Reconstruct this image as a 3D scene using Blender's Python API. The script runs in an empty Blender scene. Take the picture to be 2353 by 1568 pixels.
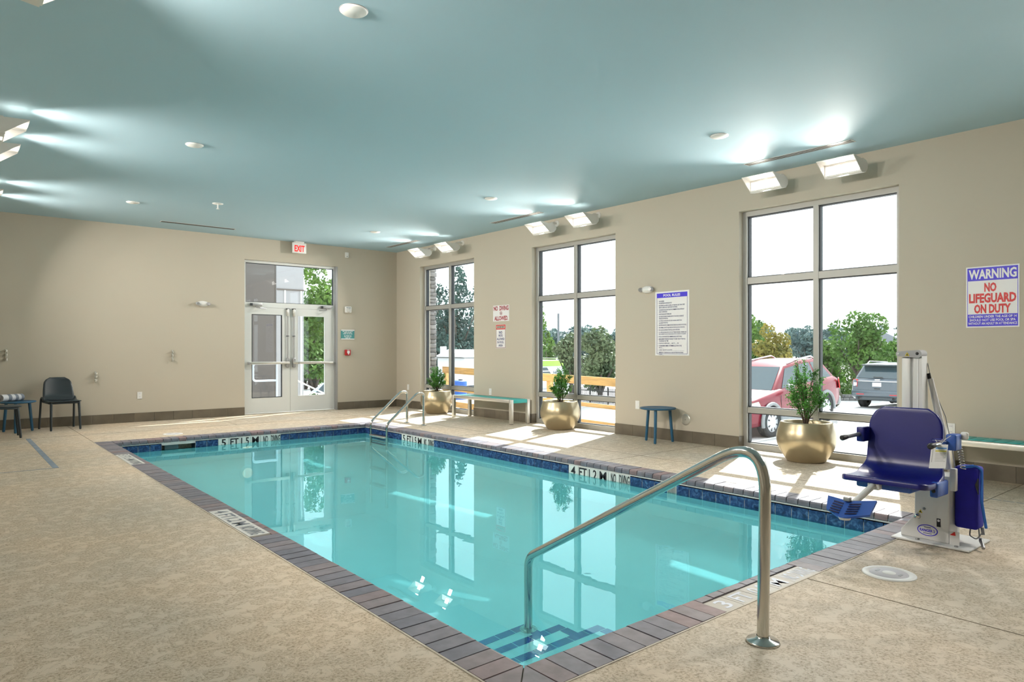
import bpy, bmesh, math, random
from mathutils import Vector, Matrix

random.seed(7)
S = bpy.context.scene
COL = S.collection
PI = math.pi

# ------------------------------------------------------------------ camera
cam_d = bpy.data.cameras.new('camera')
cam_d.sensor_width = 36.0
cam_d.lens = 1573.195 / 2353.0 * 36.0
cam_d.shift_y = 19.85 / 2353.0
cam_d.clip_start = 0.02
cam_d.clip_end = 600
cam = bpy.data.objects.new('camera', cam_d)
COL.objects.link(cam)
cam.location = (0, 0, 1.24)
cam.rotation_euler = (PI / 2, 0, -math.radians(39.766))
S.camera = cam

# ------------------------------------------------------------------ sky
W = bpy.data.worlds.new('world')
S.world = W
W.use_nodes = True
bg = W.node_tree.nodes['Background']
bg.inputs[0].default_value = (0.93, 0.965, 1.0, 1)
bg.inputs[1].default_value = 2.2

# ------------------------------------------------------------------ sun
sun_d = bpy.data.lights.new('sun', 'SUN')
sun_d.energy = 11.0
sun_d.color = (1.0, 0.97, 0.92)
sun_d.angle = 0.009
sun = bpy.data.objects.new('sun', sun_d)
COL.objects.link(sun)
sun.rotation_euler = Vector((-0.865, -0.34, -1.0)).to_track_quat('-Z', 'Y').to_euler()
sun.location = (20, 20, 25)

# ------------------------------------------------------------------ exposure
S.view_settings.view_transform = 'Standard'
S.view_settings.look = 'None'
S.view_settings.exposure = 0.3
S.view_settings.gamma = 1.0
S.view_settings.use_curve_mapping = False
cy = S.cycles
cy.max_bounces = 7; cy.diffuse_bounces = 3; cy.glossy_bounces = 3; cy.transmission_bounces = 5; cy.transparent_max_bounces = 10
cy.use_adaptive_sampling = True; cy.adaptive_threshold = .12; cy.adaptive_min_samples = 16
LAMP = 49.0           # watts of each flood light

# ------------------------------------------------------------------ materials
MATS = {}
def srgb(r, g, b):
    f = lambda c: (c / 255 / 12.92) if c / 255 <= 0.04045 else ((c / 255 + 0.055) / 1.055) ** 2.4
    return (f(r), f(g), f(b), 1)

def mat(name, col, rough=0.5, metal=0.0, spec=0.5, var=0.0, vscale=8.0, bump=0.0, bscale=60.0, coat=0.0, emit=None, estr=0.0, rnd=0.0, stretch=None):
    if name in MATS: return MATS[name]
    m = bpy.data.materials.new(name); MATS[name] = m
    m.use_nodes = True
    N = m.node_tree.nodes; L = m.node_tree.links
    b = N['Principled BSDF']
    if len(col) == 3: col = (*col, 1)
    b.inputs['Base Color'].default_value = col
    b.inputs['Roughness'].default_value = rough
    b.inputs['Metallic'].default_value = metal
    b.inputs['Specular IOR Level'].default_value = spec
    b.inputs['Coat Weight'].default_value = coat
    if emit:
        b.inputs['Emission Color'].default_value = (*emit[:3], 1)
        b.inputs['Emission Strength'].default_value = estr
    tc = None
    if var or bump:
        tc = N.new('ShaderNodeTexCoord')
        src = tc.outputs['Object']
        if stretch:
            mp = N.new('ShaderNodeMapping'); mp.inputs['Scale'].default_value = stretch
            L.new(src, mp.inputs[0]); src = mp.outputs[0]
    if var or rnd:
        hsv = N.new('ShaderNodeHueSaturation'); hsv.inputs['Color'].default_value = col
        L.new(hsv.outputs[0], b.inputs['Base Color'])
        val = None
        if var:
            n = N.new('ShaderNodeTexNoise'); n.inputs['Scale'].default_value = vscale; n.inputs['Detail'].default_value = 5
            L.new(src, n.inputs['Vector'])
            mr = N.new('ShaderNodeMapRange'); mr.inputs[1].default_value = .3; mr.inputs[2].default_value = .7
            mr.inputs[3].default_value = 1 - var; mr.inputs[4].default_value = 1 + var
            L.new(n.outputs[0], mr.inputs[0]); val = mr.outputs[0]
        if rnd:
            oi = N.new('ShaderNodeObjectInfo')
            m2 = N.new('ShaderNodeMapRange'); m2.inputs[3].default_value = 1 - rnd; m2.inputs[4].default_value = 1 + rnd
            L.new(oi.outputs['Random'], m2.inputs[0])
            if val:
                mm = N.new('ShaderNodeMath'); mm.operation = 'MULTIPLY'
                L.new(val, mm.inputs[0]); L.new(m2.outputs[0], mm.inputs[1]); val = mm.outputs[0]
            else: val = m2.outputs[0]
        L.new(val, hsv.inputs['Value'])
    if bump:
        n = N.new('ShaderNodeTexNoise'); n.inputs['Scale'].default_value = bscale; n.inputs['Detail'].default_value = 3
        L.new(src, n.inputs['Vector'])
        bp = N.new('ShaderNodeBump'); bp.inputs['Strength'].default_value = bump; bp.inputs['Distance'].default_value = .01
        L.new(n.outputs[0], bp.inputs['Height']); L.new(bp.outputs[0], b.inputs['Normal'])
    return m

def ramp(N, stops):
    r = N.new('ShaderNodeValToRGB')
    e = r.color_ramp.elements
    while len(e) < len(stops): e.new(0.5)
    for i, (p, c) in enumerate(stops):
        e[i].position = p; e[i].color = c if len(c) == 4 else (*c, 1)
    return r

def deck_material():
    m = bpy.data.materials.new('deck_knockdown'); m.use_nodes = True
    N = m.node_tree.nodes; L = m.node_tree.links; b = N['Principled BSDF']
    tc = N.new('ShaderNodeTexCoord')
    n1 = N.new('ShaderNodeTexNoise'); n1.inputs['Scale'].default_value = 13; n1.inputs['Detail'].default_value = 6; n1.inputs['Roughness'].default_value = .68; n1.inputs['Distortion'].default_value = .6
    n2 = N.new('ShaderNodeTexNoise'); n2.inputs['Scale'].default_value = 75; n2.inputs['Detail'].default_value = 4; n2.inputs['Roughness'].default_value = .7
    n3 = N.new('ShaderNodeTexNoise'); n3.inputs['Scale'].default_value = 1.1; n3.inputs['Detail'].default_value = 3
    for n in (n1, n2, n3): L.new(tc.outputs['Object'], n.inputs['Vector'])
    # smooth islands, grainy lows
    isl = N.new('ShaderNodeMapRange'); isl.inputs[1].default_value = .50; isl.inputs[2].default_value = .56; L.new(n1.outputs[0], isl.inputs[0])
    grain = ramp(N, [(.36, (.30, .24, .165)), (.47, (.475, .40, .30)), (.60, (.60, .52, .415))]); L.new(n2.outputs[0], grain.inputs[0])
    big = ramp(N, [(.35, (.93, .95, .97)), (.65, (1.05, 1.0, .95))]); L.new(n3.outputs[0], big.inputs[0])
    mix = N.new('ShaderNodeMix'); mix.data_type = 'RGBA'
    L.new(isl.outputs[0], mix.inputs['Factor']); L.new(grain.outputs[0], mix.inputs['A']); mix.inputs['B'].default_value = (.61, .53, .425, 1)
    mul = N.new('ShaderNodeMix'); mul.data_type = 'RGBA'; mul.blend_type = 'MULTIPLY'; mul.inputs['Factor'].default_value = 1
    L.new(mix.outputs['Result'], mul.inputs['A']); L.new(big.outputs[0], mul.inputs['B'])
    L.new(mul.outputs['Result'], b.inputs['Base Color'])
    hm = N.new('ShaderNodeMath'); hm.operation = 'MAXIMUM'
    L.new(isl.outputs[0], hm.inputs[0]); L.new(n2.outputs[0], hm.inputs[1])
    bp = N.new('ShaderNodeBump'); bp.inputs['Strength'].default_value = .5; bp.inputs['Distance'].default_value = .004
    L.new(hm.outputs[0], bp.inputs['Height']); L.new(bp.outputs[0], b.inputs['Normal'])
    b.inputs['Roughness'].default_value = .62; b.inputs['Specular IOR Level'].default_value = .35
    return m

def brick_material():
    m = bpy.data.materials.new('coping_brick'); m.use_nodes = True
    N = m.node_tree.nodes; L = m.node_tree.links; b = N['Principled BSDF']
    oi = N.new('ShaderNodeObjectInfo'); tc = N.new('ShaderNodeTexCoord')
    r = ramp(N, [(0, (.13, .13, .165)), (.5, (.17, .16, .19)), (.85, (.19, .16, .175)), (1, (.22, .145, .15))]); L.new(oi.outputs['Random'], r.inputs[0])
    ad = N.new('ShaderNodeVectorMath'); L.new(tc.outputs['Object'], ad.inputs[0])
    sc = N.new('ShaderNodeVectorMath'); sc.operation = 'SCALE'; L.new(oi.outputs['Location'], sc.inputs[0]); sc.inputs['Scale'].default_value = 1.7
    L.new(sc.outputs[0], ad.inputs[1])
    n = N.new('ShaderNodeTexNoise'); n.inputs['Scale'].default_value = 14; n.inputs['Detail'].default_value = 5; L.new(ad.outputs[0], n.inputs['Vector'])
    mr = N.new('ShaderNodeMapRange'); mr.inputs[1].default_value = .3; mr.inputs[2].default_value = .7; mr.inputs[3].default_value = .82; mr.inputs[4].default_value = 1.2; L.new(n.outputs[0], mr.inputs[0])
    h = N.new('ShaderNodeHueSaturation'); L.new(r.outputs[0], h.inputs['Color']); L.new(mr.outputs[0], h.inputs['Value'])
    L.new(h.outputs[0], b.inputs['Base Color']); b.inputs['Roughness'].default_value = .5
    return m

def tile_material():
    m = bpy.data.materials.new('waterline_tile'); m.use_nodes = True
    N = m.node_tree.nodes; L = m.node_tree.links; b = N['Principled BSDF']
    oi = N.new('ShaderNodeObjectInfo'); tc = N.new('ShaderNodeTexCoord')
    ad = N.new('ShaderNodeVectorMath'); L.new(tc.outputs['Object'], ad.inputs[0]); L.new(oi.outputs['Location'], ad.inputs[1])
    n = N.new('ShaderNodeTexNoise'); n.inputs['Scale'].default_value = 22; n.inputs['Detail'].default_value = 6; n.inputs['Distortion'].default_value = 1.2; L.new(ad.outputs[0], n.inputs['Vector'])
    r = ramp(N, [(.3, (.008, .016, .06)), (.5, (.02, .05, .17)), (.68, (.07, .16, .33)), (.8, (.16, .30, .45))]); L.new(n.outputs[0], r.inputs[0])
    L.new(r.outputs[0], b.inputs['Base Color']); b.inputs['Roughness'].default_value = .12
    return m

def glass_material(name, tint=(.94, .97, .97), ior=1.45):
    m = bpy.data.materials.new(name); m.use_nodes = True
    N = m.node_tree.nodes; L = m.node_tree.links
    for n in list(N): N.remove(n)
    o = N.new('ShaderNodeOutputMaterial'); t = N.new('ShaderNodeBsdfTransparent'); g = N.new('ShaderNodeBsdfGlossy')
    t.inputs[0].default_value = (*tint, 1); g.inputs['Roughness'].default_value = 0.0
    f = N.new('ShaderNodeLayerWeight'); f.inputs[0].default_value = .5
    pw = N.new('ShaderNodeMath'); pw.operation = 'POWER'; pw.inputs[1].default_value = 5; L.new(f.outputs['Facing'], pw.inputs[0])
    fr = N.new('ShaderNodeMapRange'); fr.inputs[3].default_value = .04; fr.inputs[4].default_value = .9; L.new(pw.outputs[0], fr.inputs[0])
    mx = N.new('ShaderNodeMixShader'); L.new(fr.outputs[0], mx.inputs[0]); L.new(t.outputs[0], mx.inputs[1]); L.new(g.outputs[0], mx.inputs[2]); L.new(mx.outputs[0], o.inputs[0])
    return m

def water_material():
    m = bpy.data.materials.new('pool_water'); m.use_nodes = True
    N = m.node_tree.nodes; L = m.node_tree.links
    for n in list(N): N.remove(n)
    o = N.new('ShaderNodeOutputMaterial'); g = N.new('ShaderNodeBsdfGlass')
    g.inputs['Color'].default_value = (.56, .93, .965, 1); g.inputs['Roughness'].default_value = 0; g.inputs['IOR'].default_value = 1.33
    tc = N.new('ShaderNodeTexCoord')
    n = N.new('ShaderNodeTexNoise'); n.inputs['Scale'].default_value = 5; n.inputs['Detail'].default_value = 2; L.new(tc.outputs['Object'], n.inputs['Vector'])
    n2 = N.new('ShaderNodeTexNoise'); n2.inputs['Scale'].default_value = .55; L.new(tc.outputs['Object'], n2.inputs['Vector'])
    mk = N.new('ShaderNodeMapRange'); mk.inputs[1].default_value = .45; mk.inputs[2].default_value = .75; L.new(n2.outputs[0], mk.inputs[0])
    mu = N.new('ShaderNodeMath'); mu.operation = 'MULTIPLY'; L.new(n.outputs[0], mu.inputs[0]); L.new(mk.outputs[0], mu.inputs[1])
    bp = N.new('ShaderNodeBump'); bp.inputs['Strength'].default_value = .12; bp.inputs['Distance'].default_value = .01
    L.new(mu.outputs[0], bp.inputs['Height']); L.new(bp.outputs[0], g.inputs['Normal'])
    # a share of the light goes straight through, so that the sun reaches the basin
    t = N.new('ShaderNodeBsdfTransparent'); t.inputs[0].default_value = (.56, .93, .965, 1)
    gl = N.new('ShaderNodeBsdfGlossy'); gl.inputs['Roughness'].default_value = 0; L.new(bp.outputs[0], gl.inputs['Normal'])
    lw = N.new('ShaderNodeLayerWeight'); lw.inputs[0].default_value = .5
    pw = N.new('ShaderNodeMath'); pw.operation = 'POWER'; pw.inputs[1].default_value = 5; L.new(lw.outputs['Facing'], pw.inputs[0])
    fr = N.new('ShaderNodeMapRange'); fr.inputs[3].default_value = .02; fr.inputs[4].default_value = 1.0; L.new(pw.outputs[0], fr.inputs[0])
    m1 = N.new('ShaderNodeMixShader'); L.new(fr.outputs[0], m1.inputs[0]); L.new(t.outputs[0], m1.inputs[1]); L.new(gl.outputs[0], m1.inputs[2])
    m2 = N.new('ShaderNodeMixShader'); m2.inputs[0].default_value = .28; L.new(g.outputs[0], m2.inputs[1]); L.new(m1.outputs[0], m2.inputs[2])
    L.new(m2.outputs[0], o.inputs[0])
    return m

def foliage_material(name, dark, light, scale=1.5, rough=.55, trans=.25):
    m = bpy.data.materials.new(name); m.use_nodes = True
    N = m.node_tree.nodes; L = m.node_tree.links; b = N['Principled BSDF']
    tc = N.new('ShaderNodeTexCoord')
    n = N.new('ShaderNodeTexNoise'); n.inputs['Scale'].default_value = scale; n.inputs['Detail'].default_value = 8; n.inputs['Roughness'].default_value = .8; L.new(tc.outputs['Object'], n.inputs['Vector'])
    r = ramp(N, [(.38, dark), (.62, light)]); L.new(n.outputs[0], r.inputs[0]); L.new(r.outputs[0], b.inputs['Base Color'])
    b.inputs['Roughness'].default_value = rough; b.inputs['Specular IOR Level'].default_value = .3
    tr = N.new('ShaderNodeBsdfTranslucent'); L.new(r.outputs[0], tr.inputs[0])
    mx = N.new('ShaderNodeMixShader'); mx.inputs[0].default_value = trans
    L.new(b.outputs[0], mx.inputs[1]); L.new(tr.outputs[0], mx.inputs[2]); L.new(mx.outputs[0], N['Material Output'].inputs[0])
    return m

WALL = mat('wall_paint', (.48, .438, .358), .6, spec=.3, bump=.03, bscale=250)
CEIL = mat('ceiling_paint', (.40, .56, .64), .75, spec=.25)
DECK = deck_material()
BRICK = brick_material()
TILE = tile_material()
GLASS = glass_material('window_glass')
CARGLASS = mat('car_glass', (.03, .06, .075), .03, spec=.9)
GROUT = mat('grout', (.55, .56, .55), .8)
MORTAR = mat('dark_mortar', (.10, .09, .085), .9)
PLASTER = mat('pool_plaster', (.72, .95, .97), .7, var=.02, vscale=3)
WATER = water_material()
ALU = mat('anodised_frame', (.37, .365, .34), .42, metal=.25)
DOORALU = mat('door_aluminium', (.66, .68, .67), .4, metal=.2)
GASKET = mat('black_gasket', (.02, .025, .03), .5)
BASE = mat('base_tile', (.125, .105, .075), .35, var=.18, vscale=5, rnd=.12)
STEEL = mat('polished_steel', (.62, .61, .58), .14, metal=1)
BRUSH = mat('brushed_aluminium', (.62, .60, .55), .35, metal=.8)
WHITE = mat('white_plastic', (.74, .74, .72), .4)
WPOWDER = mat('white_powder_coat', (.70, .70, .69), .38)
GREY = mat('grey_metal', (.33, .33, .33), .4, metal=.5)
DARK = mat('black_rubber', (.018, .018, .02), .5)
BLACKINK = mat('black_ink', (.015, .016, .022), .6)
SIGNW = mat('sign_white', (.74, .74, .75), .45)
BLUEINK = mat('sign_blue', (.03, .012, .62), .45)
NAVYINK = mat('sign_navy', (.035, .04, .17), .5)
REDINK = mat('sign_red', (.62, .012, .012), .45)
DKRED = mat('sign_dark_red', (.33, .008, .02), .45)
TEALP = mat('teal_panel', (.03, .42, .40), .4)
TEALSIGN = mat('sign_teal', (.06, .28, .29), .5)
REDP = mat('red_plastic', (.42, .008, .012), .35)
NAVY = mat('lift_blue', (.004, .006, .15), .35)
LIFTB = mat('lift_blue_light', (.03, .10, .42), .35)
FABRIC = mat('blue_fabric', (.012, .008, .32), .75, var=.15, vscale=14, bump=.25, bscale=30)
STRAP = mat('blue_strap', (.05, .22, .80), .7)
STOOLB = mat('stool_blue', (.020, .105, .20), .45)
CHAIRB = mat('chair_graphite', (.022, .032, .038), .42)
POT = mat('bronze_glaze', (.44, .37, .245), .3, metal=.75, var=.05, vscale=6)
SOIL = mat('bark_soil', (.05, .022, .014), .9, var=.5, vscale=40)
STEM = mat('stem_bark', (.07, .045, .03), .8)
LEAF = foliage_material('shrub_leaf', (.022, .09, .016, 1), (.11, .33, .055, 1), 9, .35, .42)
LAMPW = mat('lamp_housing', (.72, .70, .66), .4)
WOOD = mat('rail_lumber', (.70, .41, .16), .6, var=.2, vscale=5, stretch=(6, .6, 6))
CONC = mat('concrete', (.56, .55, .53), .85, var=.06, vscale=2)
ASPH = mat('pale_pavement', (.50, .50, .50), .9, var=.08, vscale=.8)
LINE = mat('stall_line', (.78, .78, .77), .8)

def emis(name, col, s):
    m = bpy.data.materials.new(name); m.use_nodes = True
    N = m.node_tree.nodes
    for n in list(N): N.remove(n)
    o = N.new('ShaderNodeOutputMaterial'); e = N.new('ShaderNodeEmission')
    e.inputs[0].default_value = (*col, 1); e.inputs[1].default_value = s
    m.node_tree.links.new(e.outputs[0], o.inputs[0])
    return m
LENS = emis('flood_lens', (1.0, .93, .85), 6.0)

# ------------------------------------------------------------------ mesh helpers
class MB:
    def __init__(s, root=None):
        s.v = []; s.f = []; s.sm = []
        s.off = Vector(root.location) if (root is not None and root.type == 'EMPTY') else Vector((0, 0, 0))
    def add(s, vs, fs, smooth=False):
        k = len(s.v)
        s.v += [Vector(v) - s.off for v in vs]
        s.f += [tuple(i + k for i in f) for f in fs]
        s.sm += [smooth] * len(fs)
        return s
    def box(s, x0, x1, y0, y1, z0, z1):
        return s.add([(x0,y0,z0),(x1,y0,z0),(x1,y1,z0),(x0,y1,z0),(x0,y0,z1),(x1,y0,z1),(x1,y1,z1),(x0,y1,z1)],
                     [(3,2,1,0),(4,5,6,7),(0,1,5,4),(1,2,6,5),(2,3,7,6),(3,0,4,7)])
    def rbox(s, x0, x1, y0, y1, z0, z1, r=.01, seg=2):
        bm = bmesh.new()
        bmesh.ops.create_cube(bm, size=1)
        bmesh.ops.scale(bm, vec=(x1-x0, y1-y0, z1-z0), verts=bm.verts)
        bmesh.ops.translate(bm, vec=((x0+x1)/2, (y0+y1)/2, (z0+z1)/2), verts=bm.verts)
        bmesh.ops.bevel(bm, geom=bm.edges[:], offset=r, segments=seg, affect='EDGES', profile=.5)
        return s.bm(bm, True)
    def bm(s, bm, smooth=False, mtx=None):
        bm.verts.index_update()
        if mtx is not None: bmesh.ops.transform(bm, matrix=mtx, verts=bm.verts)
        s.add([v.co.copy() for v in bm.verts], [tuple(v.index for v in f.verts) for f in bm.faces], smooth)
        bm.free(); return s
    def quad(s, *p): return s.add(p, [tuple(range(len(p)))])
    def prism(s, poly, d):            # poly: list of 3-D points, d: extrusion vector
        n = len(poly); d = Vector(d)
        vs = [Vector(p) for p in poly] + [Vector(p) + d for p in poly]
        return s.add(vs, [tuple(range(n))[::-1], tuple(range(n, 2*n))] + [(i, (i+1) % n, n+(i+1) % n, n+i) for i in range(n)])
    def tube(s, path, r, seg=10, cap=True, closed=False):
        P = [Vector(p) for p in path]; n = len(P)
        R = r if isinstance(r, (list, tuple)) else [r]*n
        vs = []; fs = []
        t0 = (P[1]-P[0]).normalized()
        u = t0.orthogonal().normalized()
        for i in range(n):
            if closed: t = (P[(i+1) % n]-P[i-1]).normalized()
            elif i == 0: t = t0
            elif i == n-1: t = (P[-1]-P[-2]).normalized()
            else: t = ((P[i+1]-P[i]).normalized() + (P[i]-P[i-1]).normalized()).normalized()
            u = (u - t*u.dot(t)).normalized(); w = t.cross(u)
            for k in range(seg):
                a = 2*PI*k/seg
                vs.append(P[i] + (u*math.cos(a)+w*math.sin(a))*R[i])
        m = n if closed else n-1
        for i in range(m):
            j = (i+1) % n
            for k in range(seg):
                k2 = (k+1) % seg
                fs.append((i*seg+k, i*seg+k2, j*seg+k2, j*seg+k))
        s.add(vs, fs, True)
        if cap and not closed:
            s.add(vs[:seg], [tuple(range(seg))[::-1]]); s.add(vs[-seg:], [tuple(range(seg))])
        return s
    def lathe(s, prof, c=(0,0,0), seg=32, axis='Z'):
        c = Vector(c); vs = []; fs = []
        for r, h in prof:
            for k in range(seg):
                a = 2*PI*k/seg
                p = (r*math.cos(a), r*math.sin(a), h)
                if axis == 'X': p = (h, p[0], p[1])
                if axis == 'Y': p = (p[0], h, p[1])
                vs.append(c + Vector(p))
        n = len(prof)
        for i in range(n-1):
            for k in range(seg):
                k2 = (k+1) % seg
                fs.append((i*seg+k, i*seg+k2, (i+1)*seg+k2, (i+1)*seg+k))
        return s.add(vs, fs, True)
    def build(s, name, m, parent=None, **kw):
        me = bpy.data.meshes.new(name)
        me.from_pydata([tuple(v) for v in s.v], [], s.f)
        me.polygons.foreach_set('use_smooth', s.sm)
        me.update()
        b = bmesh.new(); b.from_mesh(me); bmesh.ops.recalc_face_normals(b, faces=b.faces); b.to_mesh(me); b.free()
        me.materials.append(m)
        return link(name, me, parent, **kw)

def link(name, data, parent=None, label=None, cat=None, group=None, kind=None):
    o = bpy.data.objects.new(name, data); COL.objects.link(o)
    if parent is not None: o.parent = parent
    return tag(o, label, cat, group, kind)
def tag(o, label=None, cat=None, group=None, kind=None):
    if label: o['label'] = label
    if cat: o['category'] = cat
    if group: o['group'] = group
    if kind: o['kind'] = kind
    return o
def thing(name, label, cat, loc=(0,0,0), rz=0.0, group=None, kind=None):
    o = bpy.data.objects.new(name, None); COL.objects.link(o)
    o.location = loc; o.rotation_euler = (0, 0, rz); o.empty_display_size = .1
    return tag(o, label, cat, group, kind)
def copy_tree(o, parent=None):
    c = o.copy(); COL.objects.link(c)
    if parent is not None: c.parent = parent
    for ch in [x for x in bpy.data.objects if x.parent == o]: copy_tree(ch, c)
    return c

def arc(c, r, a0, a1, u, v, n=8):     # points on an arc about c in the plane (u, v)
    c = Vector(c); u = Vector(u); v = Vector(v)
    return [c + u*r*math.cos(math.radians(a0+(a1-a0)*i/n)) + v*r*math.sin(math.radians(a0+(a1-a0)*i/n)) for i in range(n+1)]

def fillet(pts, rad, n=6):            # round the corners of a polyline
    P = [Vector(p) for p in pts]; out = [P[0]]
    R = rad if isinstance(rad, (list, tuple)) else [rad]*(len(P)-2)
    for i in range(1, len(P)-1):
        a = (P[i-1]-P[i]); b = (P[i+1]-P[i]); la, lb = a.length, b.length
        a.normalize(); b.normalize()
        d = min(R[i-1]/max(math.tan(a.angle(b)/2), 1e-3), la*.49, lb*.49)
        p, q = P[i]+a*d, P[i]+b*d
        for k in range(n+1):
            t = k/n; out.append((1-t)**2*p + 2*t*(1-t)*P[i] + t*t*q)
    out.append(P[-1]); return out

_font_cache = {}
def text(name, s, c, right, up, h, m, parent, width=None, bold=.0, nrm_off=.0012, root=None, align='CENTER', **kw):
    cu = bpy.data.curves.new('t', 'FONT'); cu.body = s; cu.size = 1; cu.align_x = 'LEFT'; cu.align_y = 'BOTTOM_BASELINE'; cu.offset = bold; cu.resolution_u = 2
    ob = bpy.data.objects.new('t', cu)
    me = bpy.data.meshes.new_from_object(ob)
    bpy.data.objects.remove(ob); bpy.data.curves.remove(cu)
    xs = [v.co.x for v in me.vertices]; ys = [v.co.y for v in me.vertices]
    x0, x1, y0, y1 = min(xs), max(xs), min(ys), max(ys)
    sy = h/(y1-y0); sx = sy if width is None else width/(x1-x0)
    right = Vector(right).normalized(); up = Vector(up).normalized(); n = right.cross(up)
    c = Vector(c); off = Vector(root.location) if root is not None else Vector((0,0,0))
    ax = (x0+x1)/2 if align == 'CENTER' else x0
    for v in me.vertices:
        p = c + right*(v.co.x-ax)*sx + up*(v.co.y-(y0+y1)/2)*sy + n*nrm_off
        v.co = p - off
    me.name = name
    me.materials.clear(); me.materials.append(m)
    return link(name, me, parent, **kw)

# =================================================================== THE ROOM
R, B, H, XW = 7.647, 13.136, 3.365, 0.055
NEAR_Y, ALC_X = -3.2, -1.6
PX0, PX1, PY0, PY1 = 1.76, 5.445, 2.04, 10.385     # inner edge of the coping
CW = 0.205                                          # coping width
WZ = -0.15                                          # water level
WIN = [(10.303, 12.186), (6.80, 8.667), (2.90, 4.76), (-1.0, .87)]

def struct(name, mb, m, label=None):
    o = mb.build(name, m, kind='structure')
    if label: o['label'] = label
    return o

floor = MB()
ox0, ox1, oy0, oy1 = PX0-CW, PX1+CW, PY0-CW, PY1+CW
floor.box(ALC_X, ox0, NEAR_Y, B+.2, -.2, 0).box(ox1, R+.25, NEAR_Y, B+.2, -.2, 0)
floor.box(ox0, ox1, NEAR_Y, oy0, -.2, 0).box(ox0, ox1, oy1, B+.2, -.2, 0)
floor = struct('floor', floor, DECK, 'tan knockdown textured concrete pool deck')
JOINT = mat('saw_cut', (.17, .135, .095), .9)
CAULK = mat('blue_caulk', (.22, .27, .33), .7, var=.2, vscale=6)
def joint(x0, y0, x1, y1, w=.006, m=JOINT, name='control_joint', h=.0012):
    d = Vector((x1-x0, y1-y0, 0)).normalized(); n = Vector((-d.y, d.x, 0))*w/2
    a, b = Vector((x0, y0, -.004)), Vector((x1, y1, -.004))
    MB().prism([a-n, b-n, b+n, a+n], (0, 0, .004+h)).build(name, m, floor)
joint(1.555, B-.02, 1.555, oy1)
joint(.06, 11.62, R-.02, 11.62)
joint(5.95, 11.62, 5.95, B-.02); joint(3.75, 11.62, 3.75, B-.02)
joint(6.27, 11.62, 6.27, -3.0); joint(ox1, 8.05, R, 8.05); joint(ox1, 5.2, R, 5.2); joint(ox1, 1.83, R, 1.83)
joint(3.60, oy0, 3.60, -3.0); joint(ox0, oy0, ox0, -3.0)
joint(.915, 8.57, .915, 11.62, .055, CAULK, 'caulk_strip'); joint(.06, 8.57, .943, 8.57, .02, CAULK, 'caulk_strip')
# slotted strip drain by the bench
for i in range(26):
    yy = 2.15 - i*.09
    MB().box(6.675, 6.70, yy-.038, yy+.038, -.004, .001).build('drain_slot', GREY, floor)

ceiling = struct('ceiling', MB().box(ALC_X, R+.25, NEAR_Y-.2, B+.2, H, H+.2), CEIL, 'smooth blue-green painted ceiling')

wl = MB().box(XW-.2, XW, 1.15, B+.2, -.2, H).box(ALC_X, XW, 1.15, 1.35, -.2, H)
struct('wall_left', wl, WALL, 'beige painted side wall with flood lights')
struct('wall_alcove', MB().box(ALC_X-.2, ALC_X, NEAR_Y-.2, 1.35, -.2, H), WALL, 'beige wall of the entrance recess')
struct('wall_front', MB().box(ALC_X, R+.25, NEAR_Y-.2, NEAR_Y, -.2, H), WALL, 'beige wall behind the viewer')
WT = 2.965
DX0, DX1, DZ = 4.377, 6.262, 2.95
wb = MB().box(XW-.2, DX0, B, B+.2, -.2, H).box(DX1, R+.25, B, B+.2, -.2, H).box(DX0, DX1, B, B+.2, DZ, H)
struct('wall_back', wb, WALL, 'beige painted end wall with the glass double door')
wr = MB(); e = B+.2
for a, b in WIN:
    wr.box(R, R+.25, b, e, -.2, H); wr.box(R, R+.25, a, b, WT, H); wr.box(R, R+.25, a, b, -.2, -.001); e = a
wr.box(R, R+.25, NEAR_Y-.2, e, -.2, H)
struct('wall_right', wr, WALL, 'beige painted window wall')

# base tiles -------------------------------------------------------
def base_run(name, pts_fn, a, b, label):
    root = thing(name, label, None, kind='structure')
    n = max(1, round(abs(b-a)/.32)); st = (b-a)/n
    for i in range(n):
        mb = MB(); pts_fn(mb, a+st*i+.0015*(1 if st > 0 else -1), a+st*(i+1)-.0015*(1 if st > 0 else -1)); mb.build('base_tile', BASE, root)
    return root
def back_fn(mb, a, b): mb.box(min(a, b), max(a, b), B-.012, B, 0, .155)
def right_fn(mb, a, b): mb.box(R-.012, R, min(a, b), max(a, b), 0, .155)
def left_fn(mb, a, b): mb.box(XW, XW+.012, min(a, b), max(a, b), 0, .155)
base_run('baseboard_back_1', back_fn, DX0, XW, 'brown tile base left of the double door')
base_run('baseboard_back_2', back_fn, DX1, R, 'brown tile base right of the double door')
base_run('baseboard_left', left_fn, 1.35, B, 'brown tile base of the side wall')
e = B; k = 1
for a, b in WIN + [(NEAR_Y, NEAR_Y)]:
    r_ = base_run('baseboard_right_%d' % k, right_fn, b, e, 'brown tile base of the window wall'); k += 1
    if a > NEAR_Y:
        MB().box(R-.012, R+.095, b-.012, b-.0005, 0, .155).build('base_tile', BASE, r_)
    e = a

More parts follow.
